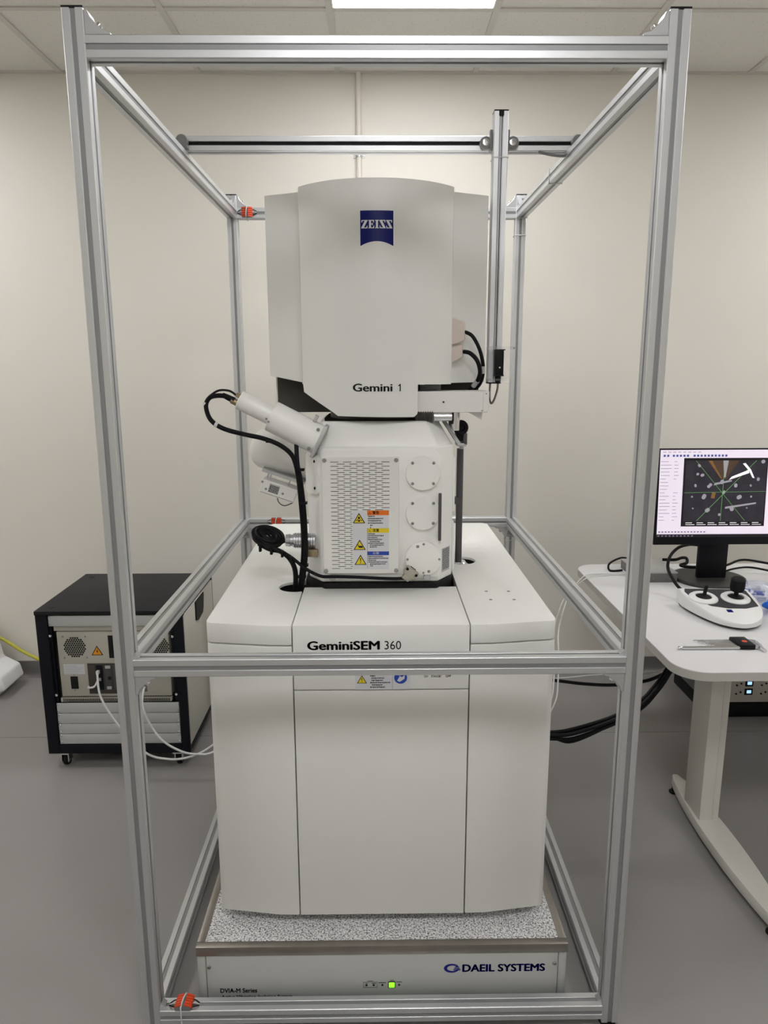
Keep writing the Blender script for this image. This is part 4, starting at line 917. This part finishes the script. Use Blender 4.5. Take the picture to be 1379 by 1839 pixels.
# white network cables from the rack
single(MB().tube([(-1.108, uy-0.008, 0.412), (-1.103, uy-0.03, 0.400), (-1.082, uy-0.062, 0.325), (-1.012, uy-0.082, 0.217), (-0.911, uy-0.102, 0.116), (-0.831, uy-0.102, 0.089), (-0.765, uy-0.102, 0.091), (-0.699, uy-0.102, 0.114), (-0.649, uy-0.102, 0.147), (-0.55, uy-0.1, 0.225), (-0.428, uy-0.1, 0.32)], 0.0042, 8).rbox(-1.114, -1.102, uy-0.02, uy-0.004, 0.406, 0.42, 0.002), 'network_cable', 'cable_white', (-1.108, uy-0.01, 0.412), 'white network cable plugged into the rack card bay and drooping to the console', 'cable')
single(MB().tube([(-0.93, uy-0.004, 0.345), (-0.928, uy-0.03, 0.34), (-0.921, uy-0.072, 0.298), (-0.892, uy-0.085, 0.228), (-0.836, uy-0.11, 0.168), (-0.763, uy-0.112, 0.124), (-0.699, uy-0.112, 0.114), (-0.651, uy-0.112, 0.121), (-0.55, uy-0.1, 0.17), (-0.428, uy-0.1, 0.25)], 0.0042, 8), 'network_cable', 'cable_white', (-0.93, uy-0.01, 0.345), 'white cable leaving the lower right of the beige rack unit towards the console', 'cable')
single(MB().tube([(-1.108, uy-0.012, 0.385), (-1.118, uy-0.03, 0.362), (-1.145, uy-0.02, 0.352), (-1.152, uy-0.004, 0.350)], 0.004, 8), 'patch_lead', 'cable_white', (-1.13, uy-0.01, 0.37), 'short white patch lead inside the rack card bay', 'cable')

# ------------------------------------------------------------------ foam, yellow cable
single(MB().prism([(-2.15, 0), (-1.868, 0), (-1.868, 0.03), (-1.815, 0.05), (-1.83, 0.115), (-1.905, 0.155), (-1.932, 0.30), (-1.96, 0.345), (-2.15, 0.345)], 'y', 1.80, 2.0, 0.012, 3), 'foam_block', 'foam_white', (-1.98, 1.9, 0), 'white moulded packing foam block on the floor near the wall', 'foam')
single(MB().tube([(-2.6, 2.06, 0.42), (-2.3, 2.06, 0.36), (-2.05, 2.055, 0.27), (-1.93, 2.05, 0.215), (-1.84, 2.045, 0.155), (-1.75, 2.045, 0.105), (-1.68, 2.045, 0.078), (-1.62, 2.04, 0.06), (-1.5, 2.03, 0.03), (-1.3, 2.0, 0.008), (-1.1, 1.95, 0.007)], 0.0085, 10), 'yellow_cable', 'cable_yellow', (-1.85, 2.05, 0), 'yellow cable hanging along the wall behind the black rack', 'cable')

# ------------------------------------------------------------------ desk on the right
DT = 0.74; DX0, DX1, DY0, DY1 = 0.852, 2.65, 0.42, 1.555
dk = thing('desk', (1.7, 1.0, 0), 'white desk with rounded corners and pale metal T-foot leg', 'desk')
def rrect(x0, x1, y0, y1, r, n=10):
    out = []
    for cx, cy, s in ((x1-r, y1-r, 0), (x0+r, y1-r, 90), (x0+r, y0+r, 180), (x1-r, y0+r, 270)):
        for i in range(n+1): a = math.radians(s+90*i/n); out.append((cx+r*math.cos(a), cy+r*math.sin(a)))
    return out
MB().prism(rrect(DX0, DX1, DY0, DY1, 0.09), 'z', DT-0.027, DT-0.002).build('edge_band', 'desk_edge', dk)
MB().prism(rrect(DX0+0.0006, DX1-0.0006, DY0+0.0006, DY1-0.0006, 0.0895), 'z', DT-0.004, DT, 0.0012, 1).build('table_top', 'desk_top', dk)
def desk_leg(sx):
    X0, X1 = (1.098, 1.165) if sx < 0 else (2.35, 2.417)
    yl0, yl1 = 0.727, 0.852
    lg = MB().rbox(X0, X0+0.043, yl0, yl1, 0.055, DT-0.03, 0.003).rbox(X0+0.0435, X1, yl0+0.003, yl1-0.003, 0.055, DT-0.03, 0.003).build('leg', 'desk_leg', dk)
    xc = (X0+X1)/2; ft = []
    for i in range(21):
        t = i/20; y = 0.235+(1.015-0.235)*t; wd = 0.010+0.037*math.sin(math.pi*t)**0.62
        ft.append((wd, y))
    poly = [(xc+wd, y) for wd, y in ft]+[(xc-wd, y) for wd, y in reversed(ft)]
    MB().prism(poly, 'z', 0.020, 0.058, 0.004, 2).build('foot', 'desk_leg', dk)
    for y in (0.29, 0.985): MB().lathe([(0, 0.018), (0.004, 0.018), (0.008, 0.008), (0.022, 0.008)], (xc-0.012, y, 0), (xc-0.012, y, 1), 16).build('levelling_foot', 'black_plastic', dk)
desk_leg(-1); desk_leg(1)
box('under_rail', 'desk_leg', dk, 1.15, 2.37, 0.755, 0.825, DT-0.075, DT-0.03, 0.002)

# monitor
mo = thing('monitor', (1.335, 1.30, DT), 'black monitor showing a chamber camera view with green crosshair lines', 'monitor')
mt = Matrix.Translation((1.3355, 1.232, 1.096)) @ Matrix.Rotation(math.radians(-3.5), 4, 'X')
MW, MH = 0.270, 0.1865
MB().rbox(-MW, MW, 0.0, 0.02, -MH, MH, 0.004, 2, mt).rbox(-0.2, 0.2, 0.018, 0.05, -0.13, 0.13, 0.008, 2, mt).build('housing', 'monitor_black', mo)
sc = MB().box(-MW+0.0105, MW-0.0105, -0.0006, 0.001, -MH+0.030, MH-0.0055, mt).build('screen', 'screen_lilac', mo)
def ui(name, m, x0, x1, z0, z1, lay, par=sc):
    return MB().box(x0, x1, -0.0006-0.0003*lay, -0.0002, z0, z1, mt).build(name, m, par)
L0, T0 = -MW+0.0105, MH-0.0055
ui('camera_view', 'screen_black', -0.168, 0.155, -0.114, 0.150, 1)
ui('camera_view', 'screen_dark', -0.160, 0.150, -0.095, 0.140, 2)
ui('taskbar', 'screen_black', L0, MW-0.0105, -MH+0.030, -MH+0.042, 2)
def uip(name, m, pts, lay, par=sc): return MB().prism(pts, 'y', -0.0006-0.0003*lay, -0.0002, M=mt).build(name, m, par)
uip('view_shape', 'screen_brown', [(-0.078, 0.140), (0.045, 0.140), (-0.004, 0.068), (-0.022, 0.068)], 3)
uip('view_shape', 'screen_gold', [(-0.074, 0.140), (-0.060, 0.140), (-0.020, 0.072), (-0.024, 0.072)], 4)
uip('view_shape', 'screen_grey', [(-0.018, 0.140), (0.003, 0.140), (-0.006, 0.075), (-0.011, 0.075)], 4)
uip('view_shape', 'screen_white', [(0.008, 0.066), (0.018, 0.078), (0.082, 0.104), (0.084, 0.092)], 4)
uip('view_shape', 'screen_white', [(0.058, 0.128), (0.068, 0.130), (0.090, 0.105), (0.106, 0.072), (0.098, 0.074), (0.084, 0.100)], 4)
uip('view_shape', 'screen_grey', [(-0.05, 0.045), (0.02, 0.06), (0.018, 0.066), (-0.045, 0.054)], 4)
uip('view_shape', 'screen_grey', [(0.0, -0.046), (0.118, -0.027), (0.118, -0.021), (0.0, -0.038)], 4)
uip('view_shape', 'screen_gold', [(-0.058, -0.004), (-0.044, -0.006), (-0.040, 0.016), (-0.054, 0.018)], 4)
mb = MB(); rnd = random.Random(2)
for x, z, r in ((-0.065, 0.044, 0.009), (-0.02, 0.058, 0.01), (0.035, 0.045, 0.009), (-0.085, 0.0, 0.011), (0.050, 0.0, 0.011), (-0.066, -0.048, 0.011), (0.026, -0.048, 0.011), (-0.02, -0.066, 0.007), (-0.12, 0.044, 0.006), (-0.132, 0.0, 0.005), (-0.125, -0.045, 0.004), (0.092, 0.044, 0.005), (0.098, 0.0, 0.005), (0.084, -0.044, 0.004), (-0.11, 0.12, 0.007), (-0.095, 0.085, 0.008), (-0.115, 0.09, 0.007), (0.118, 0.068, 0.008), (0.135, 0.135, 0.010), (-0.008, 0.018, 0.007)):
    for q in range(2):
        dx, dz = rnd.uniform(-0.4, 0.4)*r, rnd.uniform(-0.4, 0.4)*r; a = mt @ Vector((x+dx, -0.0019, z+dz)); b = mt @ Vector((x+dx, -0.0004, z+dz)); mb.cyl(a, b, r*0.7, 12)
mb.build('view_spots', 'screen_grey', sc)
def uiline(x0, z0, x1, z1, wd, name='crosshair', m='screen_green', lay=6):
    d = Vector((x1-x0, z1-z0)).normalized(); nx, nz = -d.y*wd, d.x*wd
    uip(name, m, [(x0+nx, z0+nz), (x1+nx, z1+nz), (x1-nx, z1-nz), (x0-nx, z0-nz)], lay)
cx_, cz_ = -0.012, 0.018
uiline(-0.162, cz_-0.001, 0.152, cz_+0.003, 0.0004); uiline(cx_+0.001, 0.14, cx_-0.004, -0.092, 0.0004)
uiline(-0.122, 0.140, 0.078, -0.092, 0.0004); uiline(0.110, 0.140, -0.108, -0.092, 0.0004)
mb = MB()
for i in range(17):
    x = L0+0.012+i*0.0135+(0.008 if i > 1 else 0)+(0.012 if i > 6 else 0); mb.box(x, x+0.008, -0.0011, -0.0002, T0-0.026, T0-0.018, mt)
mb.build('toolbar_icons', 'screen_icon', sc)
mb = MB(); rnd = random.Random(9)
for i in range(18):
    z = 0.136-i*0.0133; mb.box(L0+0.004, L0+rnd.uniform(0.02, 0.048), -0.0009, -0.0002, z, z+0.0016, mt)
    if rnd.random() < 0.6: mb.box(L0+0.055, L0+rnd.uniform(0.063, 0.078), -0.0009, -0.0002, z, z+0.0016, mt)
for i in range(8): mb.box(L0+0.01+i*0.019, L0+0.022+i*0.019, -0.0009, -0.0002, T0-0.0095, T0-0.0075, mt)
mb.build('screen_text', 'screen_ink', sc)
mb = MB()
for i in range(15): mb.box(L0+0.006+i*0.0125, L0+0.013+i*0.0125, -0.0011, -0.0002, -0.138, -0.133, mt)
for i in range(10): mb.box(L0+0.004+i*0.0145, L0+0.010+i*0.0145, -0.0020, -0.0002, -0.1535, -0.1485, mt)
mb.build('status_icons', 'screen_ink', sc)
mb = MB()
for i in range(7): mb.box(-0.15+i*0.043, -0.125+i*0.043, -0.0015, -0.0002, -0.101, -0.099, mt); mb.box(-0.15+i*0.043, -0.115+i*0.043, -0.0015, -0.0002, -0.108, -0.1065, mt)
mb.build('view_caption', 'screen_white', sc)
box('neck', 'monitor_black', mo, 1.278, 1.393, 1.285, 1.31, DT+0.015, 1.10, 0.004)
MB().lathe([(0, 0.140), (0.008, 0.141), (0.013, 0.138), (0.016, 0.12), (0.017, 0.02)], (1.385-0.045, 1.315, DT), (1.34, 1.315, 2), 56).build('stand_base', 'stand_base', mo)

# joystick control panel
jx, jy = 1.190, 0.880
jo = thing('joystick_panel', (jx, jy, DT), 'white two-joystick control panel with dark top lying on the desk', 'controller')
Mj = Matrix.Translation((jx, jy, DT)) @ Matrix.Rotation(math.radians(-3), 4, 'Z')
def jshape(k):
    out = []
    P = [(-0.100, 0.122), (0.112, 0.118), (0.128, 0.105), (0.125, 0.02), (0.100, -0.075), (0.055, -0.128), (0.0, -0.143), (-0.055, -0.105), (-0.090, -0.03), (-0.112, 0.06), (-0.113, 0.108)]
    for i in range(len(P)):
        p0, p1, p2, p3 = (Vector(P[(i+j-1) % len(P)]) for j in range(4))
        for q in range(4):
            t = q/4; v = 0.5*((2*p1)+(-p0+p2)*t+(2*p0-5*p1+4*p2-p3)*t*t+(-p0+3*p1-3*p2+p3)*t**3); out.append((v.x*k, v.y*k))
    return out
def jloft(rings, name, m, par):
    vs = []; fs = []; n = len(rings[0])
    for r in rings: vs += [Mj @ Vector(p) for p in r]
    for k in range(len(rings)-1):
        for i in range(n): j = (i+1) % n; fs.append((k*n+i, k*n+j, (k+1)*n+j, (k+1)*n+i))
    fs.append(tuple(range(n-1, -1, -1))); fs.append(tuple(range((len(rings)-1)*n, len(rings)*n)))
    return MB().add(vs, fs).build(name, m, par, sharp=40)
jz = lambda y: 0.030+0.16*(y+0.118)*0.9
jloft([[(x, y, 0.002) for x, y in jshape(0.90)], [(x, y, 0.010) for x, y in jshape(0.95)]], 'base_shell', 'joy_dark', jo)
jloft([[(x, y, 0.010) for x, y in jshape(0.985)], [(x, y, jz(y)-0.010) for x, y in jshape(1.0)], [(x, y, jz(y)-0.002) for x, y in jshape(0.985)], [(x, y, jz(y)) for x, y in jshape(0.96)]], 'housing', 'joy_white', jo)
dkp = [(-0.095, 0.112), (0.106, 0.110), (0.116, 0.10), (0.108, -0.018), (0.06, -0.036), (0.0, -0.036), (-0.05, -0.020), (-0.092, 0.025), (-0.103, 0.09)]
n = len(dkp); vs = [Mj @ Vector((x, y, jz(y)-0.001)) for x, y in dkp]+[Mj @ Vector((x, y, jz(y)+0.0012)) for x, y in dkp]
MB().add(vs, [tuple(range(n)), tuple(range(2*n-1, n-1, -1))]+[(i, (i+1) % n, (i+1) % n+n, i+n) for i in range(n)]).build('top_plate', 'joy_dark', jo)
for sx, fat in ((-0.056, False), (0.054, True)):
    c = Mj @ Vector((sx, 0.038, jz(0.038))); upv = (Mj.to_3x3() @ Vector((0, -0.14, 1))).normalized()
    MB().lathe([(-0.004, 0.049), (0.004, 0.048), (0.009, 0.042), (0.011, 0.036), (0.010, 0.028), (0.005, 0.025)], c, c+upv, 40).build('joystick_ring', 'joy_white', jo)
    MB().lathe([(0, 0.027), (0.007, 0.026), (0.012, 0.016), (0.014, 0.006)], c, c+upv, 28).build('rubber_boot', 'rubber_black', jo)
    if fat: MB().lathe([(0.008, 0.008), (0.03, 0.007), (0.032, 0.021), (0.045, 0.0245), (0.074, 0.0235), (0.079, 0.018)], c, c+upv, 28).build('joystick_knob', 'rubber_black', jo)
    else: MB().lathe([(0.008, 0.008), (0.02, 0.006), (0.048, 0.006), (0.050, 0.004)], c, c+upv+Vector((0.1, 0, 0)), 20).build('joystick', 'rubber_black', jo)
ec = [(-0.012, -0.046), (0.006, -0.046), (0.006, -0.064), (-0.012, -0.064)]
vs = [Mj @ Vector((x, y, jz(y)-0.001)) for x, y in ec]+[Mj @ Vector((x, y, jz(y)+0.0012)) for x, y in ec]
MB().add(vs, [(0, 1, 2, 3), (7, 6, 5, 4), (0, 4, 5, 1), (1, 5, 6, 2), (2, 6, 7, 3), (3, 7, 4, 0)]).build('emblem', 'logo_blue', jo)
# hex key set
hk = thing('hex_key_set', (1.08, 0.62, DT), 'set of steel hex keys in a black holder on the front of the desk', 'tool set')
hb = MB().rbox(1.100, 1.150, 0.582, 0.655, DT, DT+0.016, 0.004).build('holder', 'black_plastic', hk)
MB().cyl((1.128, 0.612, DT+0.0155), (1.128, 0.612, DT+0.0168), 0.008, 16).build('holder_badge', 'orange_plastic', hb)
for i, (y, z, r, xl) in enumerate(((0.588, 0.0062, 0.0055, 0.925), (0.600, 0.0062, 0.0035, 1.03), (0.610, 0.0062, 0.003, 1.022), (0.620, 0.0062, 0.0026, 1.012), (0.630, 0.0062, 0.0023, 1.003), (0.639, 0.0062, 0.0021, 0.995), (0.648, 0.0062, 0.0019, 0.985))):
    bx = 1.160+0.003*i; sgn = -1
    k = MB().tube([(xl, y, DT+z), (bx-0.006, y, DT+z), (bx, y-0.002, DT+z-0.001), (bx+0.004, y-0.008, max(DT+z-0.002, DT+r)), (bx+0.006, y-0.03-0.001*i, max(DT+r, DT+z-0.006))], r, 6, 1, smooth=False)
    if i == 0: k.lathe([(0, 0.0045), (0.004, 0.0055), (0.008, 0.003), (0.012, 0.0052)], (xl-0.012, y, DT+z), (xl, y, DT+z), 10)
    k.build('hex_key', 'chrome', hk)
# grey box, blue pack, blue object, desk cables
gb = thing('junction_box', (1.20, 1.38, DT), 'flat grey metal box on the desk behind the cage post', 'box')
box('lid', 'grey_box', gb, 1.040, 1.198, 1.28, 1.50, DT+0.036, DT+0.040, 0.001); box('body', 'grey_box_dark', gb, 1.042, 1.196, 1.282, 1.498, DT, DT+0.0365, 0.001)
for x in (1.10, 1.17): screw(gb, (x, 1.282, DT+0.015), (0, -1, 0), 0.003, 0.002)
bp_ = thing('plastic_bag', (1.385, 1.055, DT), 'clear bag of blue fasteners behind the joystick panel', 'bag')
rnd = random.Random(21); 
bm = bmesh.new(); bmesh.ops.create_icosphere(bm, subdivisions=4, radius=1)
for q in bm.verts:
    nse = 1+0.12*math.sin(q.co.x*9+q.co.y*7)*math.cos(q.co.z*8); q.co = Vector((1.385+q.co.x*0.068*nse, 1.055+q.co.y*0.062*nse, DT+0.036+max(-0.036, q.co.z*0.036*nse)))
MB().frombm(bm).build('bag_film', 'clear_blue', bp_); bm.free()
for i in range(14):
    a = rnd.uniform(0, 6.28); r_ = rnd.uniform(0.01, 0.045); x, y = 1.385+r_*math.cos(a), 1.055+0.7*r_*math.sin(a); z = DT+rnd.uniform(0.012, 0.05)
    MB().cyl((x-0.014, y, z), (x+0.014, y+rnd.uniform(-0.01, 0.01), z+rnd.uniform(-0.004, 0.004)), 0.0045, 8).build('fastener', 'sticker_blue' if i % 2 else 'label_grey', bp_)
rnd = random.Random(4); bm = bmesh.new(); bmesh.ops.create_icosphere(bm, subdivisions=4, radius=1)
for q in bm.verts:
    nse = 1+0.18*math.sin(q.co.x*6+1)*math.sin(q.co.y*7+q.co.z*5); q.co = Vector((1.425+q.co.x*0.072*nse, 0.905+q.co.y*0.055*nse, DT+0.028+max(-0.028, q.co.z*0.036*nse)))
single(MB().frombm(bm), 'blue_cloth', 'bright_blue', (1.425, 0.905, DT), 'crumpled bright blue cloth at the right of the joystick panel', 'cloth'); bm.free()
def dc(pts, r, lb, m='cable_black', nm='desk_cable'): return single(MB().tube(pts, r, 8), nm, m, (pts[0][0], pts[0][1], DT), lb, 'cable')
dc([(1.31, 1.316, 0.880), (1.268, 1.314, 0.887), (1.225, 1.285, 0.893), (1.17, 1.24, 0.892), (1.125, 1.20, 0.868), (1.105, 1.16, 0.83), (1.115, 1.10, 0.788), (1.13, 1.05, 0.772), (1.145, 1.005, 0.768), (1.147, 0.993, 0.768)], 0.006, 'thick black cable looping from the monitor neck to the joystick panel')
dc([(1.386, 1.3155, 0.94), (1.44, 1.325, 0.965), (1.49, 1.32, 1.0), (1.525, 1.292, 1.05)], 0.0055, 'black cable hanging behind the monitor neck')
dc([(1.29, 1.3135, 0.93), (1.272, 1.325, 0.918), (1.272, 1.332, 0.904), (1.292, 1.335, 0.90)], 0.004, 'short black cable bent tightly at the monitor neck')
dc([(1.20, 1.45, DT+0.048), (1.25, 1.44, DT+0.050), (1.28, 1.45, DT+0.055), (1.31, 1.47, DT+0.048), (1.30, 1.44, DT+0.036), (1.27, 1.43, DT+0.028), (1.31, 1.40, DT+0.028), (1.37, 1.42, DT+0.026)], 0.0065, 'black cable curled beside the flat grey box')
dc([(1.39, 1.36, DT+0.03), (1.46, 1.40, DT+0.04), (1.55, 1.45, DT+0.045), (1.7, 1.46, DT+0.02), (1.9, 1.45, DT+0.01)], 0.005, 'black cable running along the desk behind the monitor base')
dc([(1.40, 1.34, DT+0.022), (1.47, 1.37, DT+0.03), (1.56, 1.40, DT+0.025), (1.68, 1.36, DT+0.007), (1.8, 1.3, DT+0.006)], 0.0042, 'thin black cable behind the round monitor base')
dc([(1.03, 1.445, DT+0.0045), (1.0, 1.435, DT+0.0045), (0.975, 1.44, DT+0.006), (0.98, 1.47, DT+0.02), (1.01, 1.50, DT+0.03), (1.06, 1.53, DT+0.035), (1.12, 1.535, DT+0.02)], 0.0045, 'black cable loop at the back left corner of the desk')
dc([(1.038, 1.37, DT+0.0025), (1.0, 1.38, DT+0.0025), (0.93, 1.375, DT+0.003), (0.872, 1.355, DT+0.006), (0.815, 1.29, DT+0.004), (0.706, 1.10, 0.752), (0.596, 0.80, 0.783), (0.532, 0.60, 0.790), (0.512, 0.50, 0.754), (0.500, 0.45, 0.70), (0.487, 0.42, 0.66), (0.455, 0.40, 0.61), (0.428, 0.39, 0.58)], 0.0022, 'thin white lead leaving the desk corner, the one nearer the console', 'cable_white', 'white_lead')
dc([(1.038, 1.39, DT+0.0025), (1.0, 1.40, DT+0.0025), (0.93, 1.397, DT+0.003), (0.872, 1.379, DT+0.006), (0.826, 1.322, DT+0.010), (0.722, 1.114, 0.758), (0.614, 0.806, 0.787), (0.548, 0.604, 0.797), (0.525, 0.503, 0.758), (0.513, 0.452, 0.70), (0.501, 0.424, 0.655), (0.468, 0.41, 0.60), (0.428, 0.405, 0.56)], 0.0022, 'thin white lead leaving the desk corner, the one nearer the cage post', 'cable_white', 'white_lead')
# black cable bundle from console to desk
t = thing('cable_bundle', (0.44, 0.62, 0.38), 'thick black cable bundle running from the console side up under the desk', 'cable')
for i, (dy, dz) in enumerate(((0, 0), (0.008, 0.008), (-0.008, 0.006), (0.004, -0.012), (-0.006, -0.009), (0.010, -0.004))):
    w2 = -0.014 if i == 3 else 0
    MB().tube([(0.43, 0.66+dy, 0.418+dz), (0.556, 0.66+dy, 0.418+dz*0.9), (0.63, 0.66+dy*1.4, 0.424+dz*1.3+w2), (0.76, 0.66+dy, 0.472+dz), (0.843, 0.67+dy, 0.517+dz), (0.893, 0.69+dy, 0.557+dz), (0.934, 0.71+dy, 0.60+dz), (0.968, 0.73+dy, 0.655+dz), (0.98, 0.75+dy, 0.71)], 0.0062, 8).build('strand', 'cable_black', t)
MB().tube([(0.426, 0.66, 0.418), (0.44, 0.66, 0.418)], 0.022, 12, 2, smooth=False).build('collar', 'rubber_black', t)
single(MB().tube([(0.427, 0.72, 0.60), (0.582, 0.75, 0.568), (0.70, 0.80, 0.531), (0.82, 0.85, 0.503), (0.942, 0.90, 0.493), (0.996, 0.90, 0.514), (1.03, 0.90, 0.54), (1.06, 0.90, 0.60), (1.06, 0.90, 0.71)], 0.006, 8), 'black_cable', 'cable_black', (0.424, 0.80, 0.5), 'single black cable sagging between the console and the desk above the thick bundle', 'cable')
single(MB().tube([(0.427, 0.72, 0.585), (0.603, 0.80, 0.552), (0.80, 0.90, 0.520), (0.96, 0.95, 0.497), (1.06, 1.0, 0.50), (1.10, 1.0, 0.56), (1.10, 1.0, 0.71)], 0.003, 8), 'white_cable', 'cable_white', (0.424, 0.82, 0.5), 'thin white cable between the console and the underside of the desk', 'cable')

# instrument under the desk
iu = thing('instrument_box', (1.95, 1.62, 0), 'grey instrument with small blue displays on the floor under the desk', 'instrument')
IX0, IX1, IY0, IY1 = 1.51, 2.05, 1.585, 1.95
box('plinth', 'black_plastic', iu, IX0+0.002, IX1, IY0-0.012, IY1, 0.0, 0.065, 0.003)
box('case', 'grey_box_dark', iu, IX0, IX1, IY0+0.01, IY1, 0.065, 0.33, 0.003)
fp = box('front_panel', 'desk_leg', iu, IX0+0.10, IX1, IY0, IY0+0.011, 0.068, 0.325, 0.001)
for c in range(4):
    for r in range(5):
        x = 1.70+c*0.115; z = 0.12+r*0.042
        MB().box(x-0.018, x+0.018, IY0-0.003, IY0+0.001, z-0.015, z+0.015).build('display_bezel', 'text_black', fp)
        MB().box(x-0.009, x+0.011, IY0-0.0036, IY0-0.002, z-0.007, z+0.008).build('display', 'lcd_blue' if c < 3 else 'lcd_green', fp)
    for r in range(5):
        x = 1.655+c*0.115; z = 0.115+r*0.042
        for q in (-0.012, 0.008): screw(fp, (x+q, IY0, z+q*0.4), (0, -1, 0), 0.004, 0.006, 'text_black', 'knob')
single(MB().tube([(1.10, 1.03, 0.70), (1.16, 1.15, 0.60), (1.24, 1.3, 0.44), (1.34, 1.45, 0.30), (1.45, 1.62, 0.25), (1.508, 1.7, 0.25)], 0.009, 8), 'black_cable', 'cable_black', (1.10, 1.03, 0.7), 'black cable hanging under the desk towards the grey instrument', 'cable')
